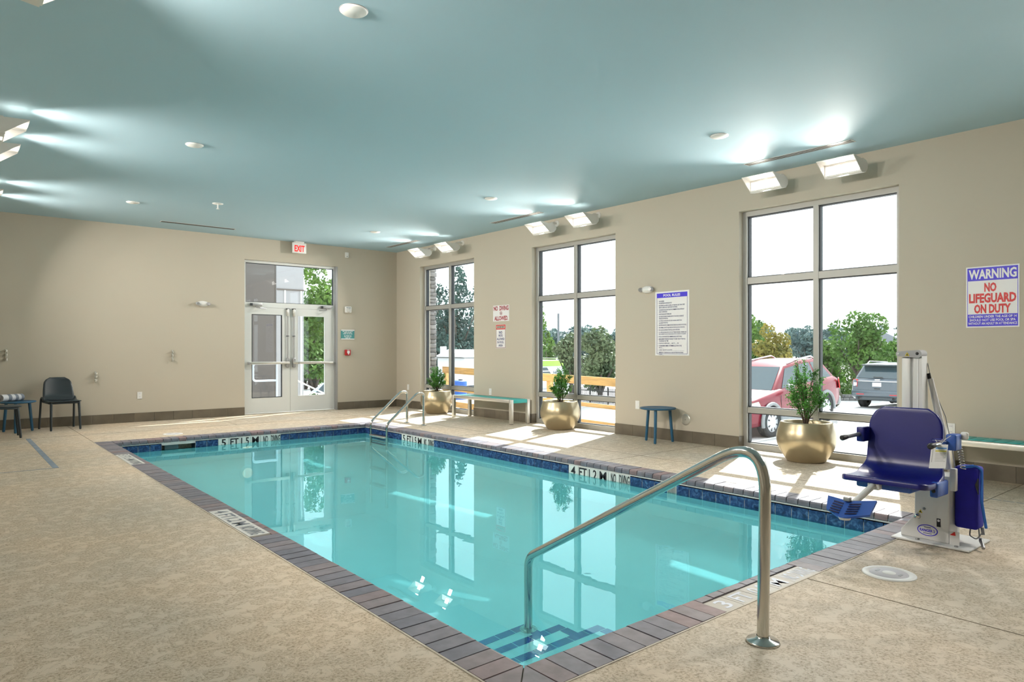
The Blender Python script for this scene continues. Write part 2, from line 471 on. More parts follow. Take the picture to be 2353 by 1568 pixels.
# windows ----------------------------------------------------------
FX0, FX1, GX = R+.095, R+.20, R+.155
def make_window(n, y0, y1):
    root = thing('window_%d' % n, 'tall aluminium framed window in the beige wall', None, (R, (y0+y1)/2, 0), kind='structure')
    mid = (y0+y1)/2; fw = .055; mw = .03
    zs = [0, .075, .45, .52, 2.06, 2.14, 2.905, WT]
    f = MB(root)
    f.box(FX0, FX1, y0, y0+fw, 0, WT).box(FX0, FX1, y1-fw, y1, 0, WT)
    f.box(FX0, FX1, y0+fw, y1-fw, 0, .075).box(FX0, FX1, y0+fw, y1-fw, 2.905, WT)
    f.build('frame', ALU, root)
    MB(root).box(FX0+.004, FX1, mid-mw, mid+mw, .075, 2.905).build('mullion', ALU, root)
    for a, b in ((y0+fw, mid-mw), (mid+mw, y1-fw)):
        for z0, z1 in ((.45, .52), (2.06, 2.14)):
            MB(root).box(FX0+.008, FX1, a, b, z0, z1).build('transom', ALU, root)
        for z0, z1 in ((.075, .45), (.52, 2.06), (2.14, 2.905)):
            p = MB(root).box(GX-.003, GX+.003, a, b, z0, z1).build('pane', GLASS, root)
            g = MB(root); t = .011
            g.box(GX-.03, GX+.03, a, a+t, z0, z1).box(GX-.03, GX+.03, b-t, b, z0, z1).box(GX-.03, GX+.03, a+t, b-t, z0, z0+t).box(GX-.03, GX+.03, a+t, b-t, z1-t, z1)
            g.build('gasket', GASKET, p)
    return root
for i, (a, b) in enumerate(WIN): make_window(i+1, a, b)

# double door ------------------------------------------------------
YD0, YD1 = B+.075, B+.165
door = thing('door_1', 'glazed aluminium double door with transom light', None, ((DX0+DX1)/2, B, 0), kind='structure')
f = MB(door)
f.box(DX0, DX0+.045, YD0, YD1, 0, DZ).box(DX1-.055, DX1, YD0, YD1, 0, DZ).box(DX0+.045, DX1-.055, YD0, YD1, DZ-.05, DZ).box(DX0+.045, DX1-.055, YD0, YD1, 2.055, 2.15)
f.build('frame', DOORALU, door)
MB(door).box(DX1-.04, DX1-.001, B+.001, YD0, 0, DZ-.002).build('jamb_liner', GREY, door)
tp = MB(door).box(DX0+.045, DX1-.055, YD0+.04, YD0+.046, 2.15, DZ-.05).build('pane', GLASS, door)
g = MB(door)
for q in ((DX0+.045, DX0+.055, 2.15, DZ-.05), (DX1-.067, DX1-.055, 2.15, DZ-.05), (DX0+.055, DX1-.067, 2.15, 2.16), (DX0+.055, DX1-.067, DZ-.06, DZ-.05)):
    g.box(q[0], q[1], YD0+.02, YD0+.06, q[2], q[3])
g.build('gasket', GASKET, tp)
MB(door).box(DX0, DX1, B+.03, YD1+.1, 0, .012).build('threshold', BRUSH, door)
def leaf(x0, x1, gx0, gx1, hinge_left):
    l = MB(door); y0, y1 = YD0+.012, YD0+.057
    gz0, gz1 = .31, 1.92
    l.box(x0, gx0, y0, y1, .02, 2.05).box(gx1, x1, y0, y1, .02, 2.05).box(gx0, gx1, y0, y1, .02, gz0).box(gx0, gx1, y0, y1, gz1, 2.05)
    L_ = l.build('door_leaf', DOORALU, door)
    MB(door).box(gx0, gx1, y0+.02, y0+.026, gz0, gz1).build('pane', GLASS, L_)
    g = MB(door); t = .012
    g.box(gx0, gx0+t, y0-.002, y0+.04, gz0, gz1).box(gx1-t, gx1, y0-.002, y0+.04, gz0, gz1).box(gx0+t, gx1-t, y0-.002, y0+.04, gz0, gz0+t).box(gx0+t, gx1-t, y0-.002, y0+.04, gz1-t, gz1)
    g.build('glazing_bead', GASKET if hinge_left else DOORALU, L_)
    # panic bar
    mx = x1-.06 if hinge_left else x0+.06
    pb = MB(door); bx0, bx1 = (x0+.03, x1-.03) if hinge_left else (x0+.03, x1-.03)
    pb.rbox(bx0, bx1, y0-.075, y0-.035, .955, 1.005, .008)
    pb.box(bx0+.02, bx0+.06, y0-.04, y0, .96, 1.0).box(bx1-.06, bx1-.02, y0-.04, y0, .96, 1.0)
    pb.build('panic_bar', BRUSH, L_)
    MB(door).rbox(bx0-.005 if hinge_left else bx0+.10, bx0+.035 if hinge_left else bx0+.13, y0-.078, y0-.03, .952, 1.008, .006).build('bar_end', GREY, L_)
    MB(door).rbox(mx-.032, mx+.032, y0-.06, y0, .885, 1.075, .02, 3).build('latch_case', GREY, L_)
    rd = MB(door); rd.tube([(mx, y0-.03, 1.07), (mx, y0-.03, 2.0)], .011, 10); rd.build('vertical_rod', GREY, L_)
    MB(door).rbox(mx-.022, mx+.022, y0-.05, y0, 1.90, 2.045, .01).build('top_latch', BRUSH, L_)
    MB(door).box(mx-.03, mx+.03, y0-.045, y0-.001, 2.03, 2.05).build('strike', GASKET, L_)
    MB(door).rbox(mx-.022, mx+.022, y0-.042, y0, 1.50, 1.515, .004).build('rod_guide', GASKET, L_)
    # closer
    cx0 = x0+.06 if hinge_left else x1-.30
    MB(door).rbox(cx0, cx0+.235, YD0-.055, YD0, 2.075, 2.125, .008).build('closer_body', GREY, L_)
    MB(door).box(cx0-.0, cx0+.05, YD0-.06, YD0-.054, 2.075, 2.125).build('closer_cap', GASKET, L_)
    ca = MB(door); s_ = 1 if hinge_left else -1; px = cx0+.13
    ca.tube([(px, YD0-.03, 2.08), (px, YD0-.03, 2.04)], .012, 8).tube([(px, YD0-.035, 2.045), (px+s_*.05, YD0-.10, 2.035)], .009, 8).tube([(px+s_*.05, YD0-.10, 2.035), (px+s_*.17, YD0-.05, 2.03)], .009, 8)
    ca.build('closer_arm', GREY, L_)
leaf(DX0+.047, 5.293, 4.54, 5.13, True)
leaf(5.299, DX1-.057, 5.44, 6.03, False)

# =================================================================== THE POOL
pool = thing('swimming_pool', 'rectangular indoor pool basin with blue waterline tiles', 'swimming pool', ((PX0+PX1)/2, (PY0+PY1)/2, -1.5))
bx0, bx1, by0, by1 = PX0-.012, PX1+.012, PY0-.012, PY1+.012
def fz(y): return -1.10 if y < 3.6 else (-1.5 if y > 7.2 else -1.10-.40*(y-3.6)/3.6)
basin = MB(pool)
SK = (2.335, 2.775, -.215, -.066)
ys = [by0, 3.6, 7.2, by1]
for a, b in zip(ys, ys[1:]):
    za, zb = fz(a), fz(b)
    basin.quad((bx0, a, za), (bx1, a, za), (bx1, b, zb), (bx0, b, zb))
    basin.quad((bx0, a, -.03), (bx0, a, za), (bx0, b, zb), (bx0, b, -.03))
    basin.quad((bx1, a, -.03), (bx1, b, -.03), (bx1, b, zb), (bx1, a, za))
basin.quad((bx0, by0, -.03), (bx1, by0, -.03), (bx1, by0, -1.10), (bx0, by0, -1.10))
s0, s1, s2, s3 = SK
basin.quad((bx0, by1, -.03), (bx0, by1, -1.5), (s0, by1, -1.5), (s0, by1, -.03))
basin.quad((s1, by1, -.03), (s1, by1, -1.5), (bx1, by1, -1.5), (bx1, by1, -.03))
basin.quad((s0, by1, s2), (s0, by1, -1.5), (s1, by1, -1.5), (s1, by1, s2))
basin.quad((s0, by1, -.03), (s0, by1, s3), (s1, by1, s3), (s1, by1, -.03))
basin = basin.build('basin', PLASTER, pool)
# steps with blue nosing tiles
SX1 = 2.70
STEPS = [(-.37, 2.52), (-.60, 2.82), (-.83, 3.12)]
NOSE = mat('step_nosing', (.012, .03, .30), .25)
py = by0
for z, y in STEPS:
    st = MB(pool).box(bx0+.001, SX1, by0+.001 if py == by0 else py, y, fz(y)-.0, z).build('step', PLASTER, pool)
    n = 8
    for i in range(n):
        a = bx0+.012 + (SX1-bx0-.012)*i/n
        MB(pool).box(a+.003, a+(SX1-bx0-.012)/n-.003, y-.052, y+.004, z-.03, z+.004).build('nosing_tile', NOSE, st)
    m_ = max(2, round((y-py-.055)/.115)); 
    for i in range(m_):
        a = py + (y-.055-py)*i/m_
        MB(pool).box(SX1-.052, SX1+.004, a+.003, a+(y-.055-py)/m_-.003, z-.03, z+.004).build('nosing_tile', NOSE, st)
    py = y

tile_me = {}
def wl_tile(axis, a, b, pos, sgn, m=TILE, name='waterline_tile', z0=-.215, z1=-.066):
    w = b-a; key = (axis, round(w, 3), m.name, sgn, z0)
    c = (a+b)/2
    if key not in tile_me:
        mb = MB(); g = .0035
        if axis == 'X': mb.box(-w/2+g, w/2-g, -.004, .004, z0-(-.14)+g, z1-(-.14)-g)
        else: mb.box(-.004, .004, -w/2+g, w/2-g, z0-(-.14)+g, z1-(-.14)-g)
        o = mb.build(name, m, pool); tile_me[key] = o.data
    else: o = link(name, tile_me[key], pool)
    P = Vector((c, pos+sgn*.005, -.14)) if axis == 'X' else Vector((pos+sgn*.005, c, -.14))
    o.location = P - Vector(pool.location)
    return o
MARKT = mat('marker_tile', (.70, .74, .72), .25)
def tile_run(axis, lo, hi, pos, sgn, skips):
    segs = []; cur = lo
    for a, b in sorted(skips): segs.append((cur, a)); cur = b
    segs.append((cur, hi))
    for a, b in segs:
        if b-a < .03: continue
        n = max(1, round((b-a)/.149)); w = (b-a)/n
        for i in range(n): wl_tile(axis, a+w*i, a+w*(i+1), pos, sgn)
    for a, b in segs:
        if b-a < .03: continue
        gb = MB(pool)
        if axis == 'X': gb.box(a, b, min(pos, pos+sgn*.004), max(pos, pos+sgn*.004), -.217, -.062)
        else: gb.box(min(pos, pos+sgn*.004), max(pos, pos+sgn*.004), a, b, -.217, -.062)
        gb.build('tile_grout', GROUT, pool)
tile_run('X', bx0, bx1, by1, -1, [(SK[0], SK[1]), (3.085, 4.005)])
tile_run('Y', by0, by1, bx1, -1, [(8.31, 9.21), (4.645, 5.545), (4.066, 4.177)])
tile_run('Y', by0, by1, bx0, 1, [])
tile_run('X', bx0, bx1, by0, 1, [])
# depth markers on the waterline
def wl_marker(axis, a, b, pos, sgn, words, right, sym=None):
    n = len(words); w = (b-a)/n
    for i in range(n):
        k = i if (axis == 'X') else n-1-i
        t = wl_tile(axis, a+w*k, a+w*(k+1), pos, sgn, MARKT, 'marker_tile', -.217, -.06)
        c = Vector((a+w*(k+.5), pos+sgn*.0105, -.120)) if axis == 'X' else Vector((pos+sgn*.0105, a+w*(k+.5), -.120))
        s, ww, h = words[i]
        o = text('depth_lettering', s, c, right, (0, 0, 1), h, BLACKINK, pool, width=ww, bold=.02 if h > .1 else .01, root=pool)
        _p = o; _p.parent = t; _p.matrix_parent_inverse = Matrix.Translation(-t.location)
wd5 = [('5', .065, .102), ('FT', .12, .102), ('1.5', .115, .102), ('M', .10, .102), ('NO', .07, .105), ('DIVING', .135, .105)]
wd4 = [('4', .07, .102), ('FT', .12, .102), ('1.2', .115, .102), ('M', .10, .102), ('NO', .07, .105), ('DIVING', .135, .105)]
wl_marker('X', 3.085, 4.005, by1, -1, wd5, (1, 0, 0))
wl_marker('Y', 8.31, 9.21, bx1, -1, wd5, (0, -1, 0))
wl_marker('Y', 4.645, 5.545, bx1, -1, wd4, (0, -1, 0))
t = wl_tile('Y', 4.066, 4.177, bx1, -1, MARKT, 'marker_tile', -.217, -.064)
mb = MB(pool)
for i in range(6): mb.box(bx1-.0105, bx1-.010, 4.078+i*.016, 4.086+i*.016, -.20, -.085)
o = mb.build('tile_bars', BLACKINK, pool); o.parent = t; o.matrix_parent_inverse = Matrix.Translation(-t.location)
# skimmer mouth in the far wall
sk = MB(pool)
sk.box(s0, s1, by1+.22, by1+.23, s2, s3).box(s0-.01, s0, by1, by1+.23, s2, s3).box(s1, s1+.01, by1, by1+.23, s2, s3).box(s0, s1, by1, by1+.23, s3, s3+.01).box(s0, s1, by1, by1+.23, s2-.01, s2)
sk = sk.build('skimmer_mouth', mat('skimmer_dark', (.02, .05, .09), .3), pool)
MB(pool).box(s0+.06, s0+.24, by1+.10, by1+.11, s2+.02, s3-.03).build('weir_flap', mat('flap_grey', (.16, .22, .25), .4), sk)
# underwater light on the far wall
ul = MB(pool).lathe([(0, -.03), (.07, -.03), (.10, -.02), (.115, 0)], (3.50, by1, -.60), 24, 'Y').build('pool_light', PLASTER, pool)
MB(pool).lathe([(0, -.036), (.04, -.036), (.075, -.031)], (3.50, by1, -.60), 24, 'Y').build('light_lens', emis('pool_lamp', (1, .80, .58), 1.3), ul)

wme = bpy.data.meshes.new('pool_water')
wme.from_pydata([(bx0+.0005, by0+.0005, WZ), (bx1-.0005, by0+.0005, WZ), (bx1-.0005, by1-.0005, WZ), (bx0+.0005, by1-.0005, WZ)], [], [(0, 1, 2, 3)])
wme.materials.append(WATER)
for p_ in wme.polygons: p_.use_smooth = True
water = link('pool_water', wme, None, 'still clear turquoise water filling the pool', 'water', None, 'stuff')

# coping bricks ----------------------------------------------------
coping = thing('pool_coping', 'purple-grey brick coping with a rounded edge around the pool', 'pool coping', ((PX0+PX1)/2, (PY0+PY1)/2, 0))
def brick_mesh(length, w=.1):
    g = .0035; hw = w/2-g; r = .018
    prof = [(-length+g, -.055), (-length+g, 0), (-r, 0)]
    prof += [(-r + r*math.sin(a), -r + r*math.cos(a)) for a in (.5, 1.0, PI/2)]
    prof += [(0, -.045), (-.01, -.055)]
    mb = MB(); mb.prism([(x, -hw, z) for x, z in prof], (0, 2*hw, 0))
    o = mb.build('brick', BRICK, coping); me = o.data; bpy.data.objects.remove(o); return me
bm_full, bm_short = brick_mesh(CW), brick_mesh(.063)
cl = Vector(coping.location)
def bricks(n, start, step, rot, short=lambda p: False, axis='Y', pos=0.0):
    for i in range(n):
        q = start + step*(i+.5)
        P = Vector((pos, q, 0)) if axis == 'Y' else Vector((q, pos, 0))
        o = link('brick', bm_short if short(q) else bm_full, coping)
        o.location = P - cl + Vector((0, 0, .002 + random.uniform(-.0012, .0012)))
        o.rotation_euler = (random.uniform(-.004, .004), random.uniform(-.004, .004), rot)
nY = 83; sY = (PY1-PY0)/nY; nX = 37; sX = (PX1-PX0)/nX
L5, L4, N3 = (8.28, 9.17), (4.595, 5.50), (2.845, 3.775)
bricks(nY, PY0, sY, 0, lambda q: L5[0] < q < L5[1] or L4[0] < q < L4[1], 'Y', PX0)
bricks(nY, PY0, sY, PI, pos=PX1)
bricks(nX, PX0, sX, PI/2, lambda q: N3[0] < q < N3[1], 'X', PY0)
bricks(nX, PX0, sX, -PI/2, axis='X', pos=PY1)
for cx, cy, sx, sy in ((PX0, PY0, -1, -1), (PX1, PY0, 1, -1), (PX0, PY1, -1, 1), (PX1, PY1, 1, 1)):
    a = Vector((cx+sx*.004, cy+sy*.004, -.055)); g = .004
    MB(coping).prism([a+Vector((sx*g, 0, 0)), a+Vector((sx*(CW-.008), 0, 0)), a+Vector((sx*(CW-.008), sy*(CW-.012), 0))], (0, 0, .057)).build('brick', BRICK, coping)
    MB(coping).prism([a+Vector((0, sy*g, 0)), a+Vector((0, sy*(CW-.008), 0)), a+Vector((sx*(CW-.012), sy*(CW-.008), 0))], (0, 0, .057)).build('brick', BRICK, coping)
bed = MB(coping); z0, z1 = -.064, -.004; q = .006
bed.box(PX0-CW, PX0-.016, PY0-CW, PY1+CW, z0, z1).box(PX1+.016, PX1+CW, PY0-CW, PY1+CW, z0, z1)
bed.box(PX0-.016, PX1+.016, PY0-CW, PY0-.016, z0, z1).box(PX0-.016, PX1+.016, PY1+.016, PY1+CW, z0, z1)
bed.build('mortar_bed', mat('coping_mortar', (.20, .18, .15), .9), coping)
ug = MB(coping); ug.box(PX0-.02, PX0-.008, PY0-.02, PY1+.02, -.09, -.05).box(PX1+.008, PX1+.02, PY0-.02, PY1+.02, -.09, -.05).box(PX0-.02, PX1+.02, PY0-.02, PY0-.008, -.09, -.05).box(PX0-.02, PX1+.02, PY1+.008, PY1+.02, -.09, -.05)
ug.build('joint_mortar', GROUT, coping)
EDGE = mat('edge_mortar', (.52, .47, .40), .85, var=.2, vscale=9)
for q in ((ox0-.009, ox0, oy0-.009, oy1+.009), (ox1, ox1+.009, oy0-.009, oy1+.009), (ox0, ox1, oy0-.009, oy0), (ox0, ox1, oy1, oy1+.009)):
    MB(coping).box(*q, -.01, .0022).build('edge_joint', EDGE, coping)
MARKG = mat('marker_tile_tan', (.42, .39, .34), .45)
MARKW = mat('marker_tile_pale', (.60, .60, .58), .45)
INKG = mat('faded_ink', (.16, .18, .21), .6)
INKW = mat('pale_ink', (.62, .66, .74), .5)
def deck_marker(axis, edges, lo, hi, words, right, up, tm, im):
    for (a, b), (s, ww, h) in zip(edges, words):
        mb = MB(coping); g = .002
        lo_, hi_ = min(a, b)+g, max(a, b)-g
        if axis == 'Y': mb.box(lo, hi, lo_, hi_, -.05, .002); c = ((lo+hi)/2, (a+b)/2, .002)
        else: mb.box(lo_, hi_, lo, hi, -.05, .002); c = ((a+b)/2, (lo+hi)/2, .002)
        t = mb.build('marker_tile', tm, coping)
        text('depth_lettering', s, c, right, up, h, im, t, width=ww, bold=.015, root=coping)
def splits(a, ws):
    out = []
    for w in ws: out.append((a, a+w)); a += w
    return out
k = -1
e5 = splits(9.17, [-.15, -.15, -.15, -.15, -.29]); e4 = splits(5.50, [-.15, -.15, -.15, -.15, -.305])
deck_marker('Y', e5, 1.562, 1.70, [('5', .07, .10), ('FT', .12, .10), ('1.5', .12, .10), ('M', .10, .10), ('NO DIVING', .25, .10)], (0, -1, 0), (1, 0, 0), MARKW, INKG)
deck_marker('Y', e4, 1.562, 1.70, [('4', .07, .10), ('FT', .12, .10), ('1.2', .12, .10), ('M', .10, .10), ('NO DIVING', .25, .10)], (0, -1, 0), (1, 0, 0), MARKW, INKG)
e3 = splits(2.845, [.148, .157, .178, .162, .285])
deck_marker('X', e3, 1.835, 1.965, [('3', .065, .095), ('FT', .11, .095), ('0.9', .125, .095), ('M', .10, .095), ('NO DIVING', .24, .10)], (1, 0, 0), (0, 1, 0), MARKG, INKW)

# =================================================================== RAILS
rail = thing('pool_handrail', 'bent stainless steel handrail over the pool steps near the viewer', 'handrail', (2.672, 1.55, 0))
pts = fillet([(2.672, 1.55, 0), (2.672, 1.55, .875), (2.672, 1.90, .70), (2.672, 3.06, .035), (2.672, 3.06, -.83)], [.17, .5, .13], 9)
pts = fillet([(2.672, 1.55, 0), (2.672, 1.535, .885), (2.672, 3.06, .01), (2.672, 3.06, -.83)], [.15, .11], 12)
MB(rail).tube(pts, .0245, 20).build('bar', STEEL, rail)
MB(rail).lathe([(.026, .03), (.032, .018), (.066, .010), (.07, .0), (.0, .0)], (2.672, 1.55, 0), 32).build('flange', STEEL, rail)
MB(rail).lathe([(.026, .02), (.05, .012), (.055, 0), (0, 0)], (2.672, 3.06, -.83), 24).build('flange', STEEL, rail)

lad = thing('pool_ladder', 'stainless steel pool ladder with two looped rails by the far corner', 'ladder', (6.05, 9.79, 0))
for y in (10.05, 9.53):
    p = fillet([(6.05, y, 0), (6.05, y, .53), (5.93, y, .53), (5.372, y, .06), (5.372, y, -1.25)], [.10, .12, .12], 8)
    MB(lad).tube(p, .021, 14).build('rail', STEEL, lad)
    MB(lad).lathe([(.022, .02), (.045, .010), (.05, 0), (0, 0)], (6.05, y, 0), 24).build('flange', STEEL, lad)
for z in (-.135, -.40, -.66, -.92):
    st = MB(lad).rbox(5.325, 5.415, 9.55, 10.03, z-.03, z, .008).build('tread', BRUSH, lad)
    MB(lad).box(5.33, 5.41, 9.57, 10.01, z, z+.003).build('grip_strip', DARK, st)

# skimmer lids
def lid(x, y, label):
    t = thing('skimmer_lid', label, 'lid', (x, y, 0), group='skimmer lids in the deck')
    MB().lathe([(.135, 0), (.135, .004), (.128, .007), (.10, .007), (.098, .004), (0, .004)], (0, 0, 0), 40).build('rim', WHITE, t)
    MB().lathe([(.097, .0042), (.095, .0065), (0, .0065)], (0, 0, 0), 40).build('cover', mat('lid_grey', (.50, .49, .52), .5), t)
    MB().lathe([(.035, .0066), (.033, .009), (0, .009)], (0, 0, 0), 24).build('hub', WHITE, t)
    for s in (-1, 1): MB().box(-.02, .02, s*.06-.007, s*.06+.007, .0066, .0078).build('finger_slot', GREY, t)
lid(4.02, 1.575, 'round white skimmer lid on the deck beside the pool lift')
lid(2.60, 10.90, 'round white skimmer lid on the deck beyond the far pool edge')

# =================================================================== PLANTERS
def shrub(seed, h, w, lean=(0, 0), top=None):
    rnd = random.Random(seed); st = MB(); lf = MB()
    zb = .40; tips = []
    nb = 13
    for i in range(nb):
        a = 2.4*i + rnd.uniform(-.3, .3); q = i/(nb-1)
        hh = h*(1.0-.62*q)*rnd.uniform(.92, 1.05); rr = w*.5*(.10+.90*math.sqrt(q))*rnd.uniform(.75, 1.05)
        p0 = Vector((rnd.uniform(-.035, .035), rnd.uniform(-.035, .035), zb-.02))
        p3 = Vector((math.cos(a)*rr+lean[0]*hh, math.sin(a)*rr+lean[1]*hh, zb+hh))
        p1 = p0.lerp(p3, .35); p1.x *= .75; p1.y *= .75
        p2 = p0.lerp(p3, .7) + Vector((rnd.uniform(-.02, .02), rnd.uniform(-.02, .02), 0))
        st.tube([p0, p1, p2, p3], [.007, .005, .004, .0015], 5, False)
        tips += [(p1, p2), (p2, p3)]
        for k in range(9):
            t = rnd.uniform(.25, .98); b = p1.lerp(p3, t)
            d = Vector((rnd.uniform(-1, 1), rnd.uniform(-1, 1), rnd.uniform(.0, 1.1))).normalized()*w*.24*rnd.uniform(.5, 1)*(1.15-.5*t)
            st.tube([b, b+d], [.0025, .001], 4, False); tips.append((b, b+d))
    for p1, p3 in tips:
        n = int(130*(p3-p1).length/.3)+6
        for k in range(n):
            q = p1.lerp(p3, rnd.uniform(.0, 1.05)) + Vector((rnd.gauss(0, .012), rnd.gauss(0, .012), rnd.gauss(0, .012)))
            s = rnd.uniform(.007, .014)
            d = ((p3-p1).normalized()*.6+Vector((rnd.uniform(-1, 1), rnd.uniform(-1, 1), rnd.uniform(-.5, 1)))).normalized()
            u = d.orthogonal().normalized(); u.rotate(Matrix.Rotation(rnd.uniform(0, 6.28), 3, d)); c = d.cross(u)
            lf.add([q, q+d*s*.7+u*s*.5, q+d*s*1.7+c*s*.2, q+d*s*.7-u*s*.5], [(0, 1, 2, 3)], False)
    return st, lf
def smooth_profile(P, n=5):
    out = []
    for i in range(len(P)-1):
        a, b, c, d = P[max(0, i-1)], P[i], P[i+1], P[min(len(P)-1, i+2)]
        for k in range(n):
            t = k/n
            f = lambda q: .5*(2*b[q]+(c[q]-a[q])*t+(2*a[q]-5*b[q]+4*c[q]-d[q])*t*t+(3*b[q]-a[q]-3*c[q]+d[q])*t**3)
            out.append((f(0), f(1)))
    return out+[P[-1]]
def planter(x, y, seed, h, w, label, lean=(0, 0), rz=0):
    t = thing('potted_shrub', label, 'potted plant', (x, y, 0), rz, 'bronze planters along the windows')
    prof = [(0, .002), (.19, .002)] + smooth_profile([(.20, .006), (.255, .09), (.296, .17), (.312, .245), (.305, .32), (.285, .39), (.272, .43)], 5) + [(.268, .438), (.258, .441), (.240, .440), (.234, .432), (.236, .36)]
    MB().lathe(prof, (0, 0, 0), 56).build('pot', POT, t)
    MB().lathe([(.237, .365), (.15, .378), (.06, .385), (0, .385)], (0, 0, 0), 32).build('soil', SOIL, t)
    st, lf = shrub(seed, h, w, lean=lean)
    st.build('stem', STEM, t)
    lf.build('foliage', LEAF, t, kind='stuff')
planter(7.41, 11.20, 3, .50, .46, 'bronze pot with a bushy green shrub beside the far teal bench')
planter(7.42, 7.74, 11, .56, .40, 'bronze pot with a thin twisting shrub in front of the middle window', lean=(-.03, -.12))
planter(7.385, 3.76, 21, .68, .60, 'largest bronze pot with a tall pointed shrub in front of the nearest window', lean=(.06, .08))

# =================================================================== BENCHES
def bench(y0, y1, label):
    x0, x1, h = 7.185, 7.60, .41
    t = thing('bench', label, 'bench', ((x0+x1)/2, (y0+y1)/2, 0), group='teal slat benches along the window wall')
    w = .055
    for a in (x0, x1-w):
        for b in (y0, y1-w):
            MB(t).rbox(a, a+w, b, b+w, 0.006, h, .004).build('leg', BRUSH, t)
            MB(t).box(a+.006, a+w-.006, b+.006, b+w-.006, 0, .008).build('foot', DARK, t)
    for a in (x0, x1-w): MB(t).rbox(a, a+w, y0+w, y1-w, h-.055, h, .004).build('frame_rail', BRUSH, t)
    for b in (y0, y1-w): MB(t).rbox(x0+w, x1-w, b+.01, b+w-.01, h-.06, h, .004).build('end_rail', TEALP, t)
    n = round((y1-y0-2*w)/.098); s = (y1-y0-2*w)/n
    me = None
    for i in range(n):
        c = y0+w+s*(i+.5)
        if me is None:
            o = MB().rbox(-(x1-x0)/2+w, (x1-x0)/2-w, -s/2+.003, s/2-.003, h-.022, h+.002, .003, 1).build('slat', TEALP, t); me = o.data
        else: o = link('slat', me, t)
        o.location = (0, c-(y0+y1)/2, 0)
bench(8.66, 10.36, 'teal slat bench with aluminium legs under the no diving sign')
bench(.72, 2.42, 'teal slat bench behind the pool lift, below the warning sign')

# =================================================================== STOOLS AND CHAIRS
def stool(x, y, rz, label):
    t = thing('side_table', label, 'side table', (x, y, 0), rz, 'round three-legged side tables')
    MB().lathe([(0, .438), (.20, .438), (.228, .444), (.238, .453), (.238, .459), (.232, .466), (.215, .468), (.20, .462), (0, .460)], (0, 0, 0), 48).build('table_top', STOOLB, t)
    for k in range(3):
        a = 2*PI*k/3
        MB().tube([(math.cos(a)*.165, math.sin(a)*.165, .44), (math.cos(a)*.205, math.sin(a)*.205, .012), (math.cos(a)*.206, math.sin(a)*.206, .001)], [.021, .0185, .013], 14).build('leg', STOOLB, t)
stool(7.37, 5.80, math.radians(-32), 'round blue side table standing under the pool rules sign')
stool(.865, 12.66, math.radians(20), 'round blue side table with a rolled towel between the dark chairs')

def chair(x, y, rz, label):
    # local: faces -Y
    t = thing('side_chair', label, 'chair', (x, y, 0), rz, 'dark moulded side chairs by the end wall')
    bm = bmesh.new(); NU, NV = 14, 22; grid = []
    for j in range(NV+1):
        v = j/NV; row = []
        for i in range(NU+1):
            u = i/NU*2-1
            # profile: v 0 = front lip, .5 = seat rear, 1 = top of back
            if v < .5:
                q = v/.5; yy = -.235+.40*q; zz = .432-.012*math.sin(q*PI)+.012*(1-q); hw = .215-.005*q
                zz += .028*abs(u)**2.5*q*1.2
            else:
                q = (v-.5)/.5; yy = .165+.085*q-.0*q; zz = .432+.37*q; hw = .215-.01*q-.030*q**2
                bl = min(1, q/.3); yy -= .035*abs(u)**2*(1-.3*q)*bl
                yy -= .05*(1-bl)**2; zz += 0
            if .38 < v < .62:      # soften the bend
                k = 1-abs(v-.5)/.12; yy -= .022*k*.8; zz += .018*k
            cu = u
            if v > .86:
                q = (v-.86)/.14; hw *= math.sqrt(max(0, 1-(q*.86)**2.6))
            if v < .06: hw *= .96+.04*v/.06
            row.append(bm.verts.new((cu*hw, yy, zz)))
        grid.append(row)
    for j in range(NV):
        for i in range(NU): bm.faces.new((grid[j][i], grid[j][i+1], grid[j+1][i+1], grid[j+1][i]))
    o = MB().bm(bm, True).build('shell', CHAIRB, t)
    sd = o.modifiers.new('thick', 'SOLIDIFY'); sd.thickness = .014; sd.offset = 0
    fr = MB(); fr.tube(fillet([(-.21, .20, .43), (-.205, -.20, .418), (.205, -.20, .418), (.21, .20, .43)], [.07, .07], 6), .014, 8); fr.tube([(-.21, .19, .43), (.21, .19, .43)], .014, 8)
    fr.build('seat_frame', CHAIRB, t)
    for sx in (-1, 1):
        MB().tube([(sx*.185, -.19, .425), (sx*.195, -.225, .02), (sx*.195, -.226, .001)], [.019, .016, .014], 8).build('leg', CHAIRB, t)
        MB().tube(fillet([(sx*.21, .06, .432), (sx*.222, .16, .50), (sx*.225, .20, .46), (sx*.235, .262, .001)], [.04, .04], 5), .016, 8).build('leg', CHAIRB, t)
chair(1.43, 12.70, math.radians(8), 'dark graphite moulded chair standing against the end wall')
chair(.62, 11.98, math.radians(90), 'dark graphite moulded chair at the left picture edge, cut by the frame')

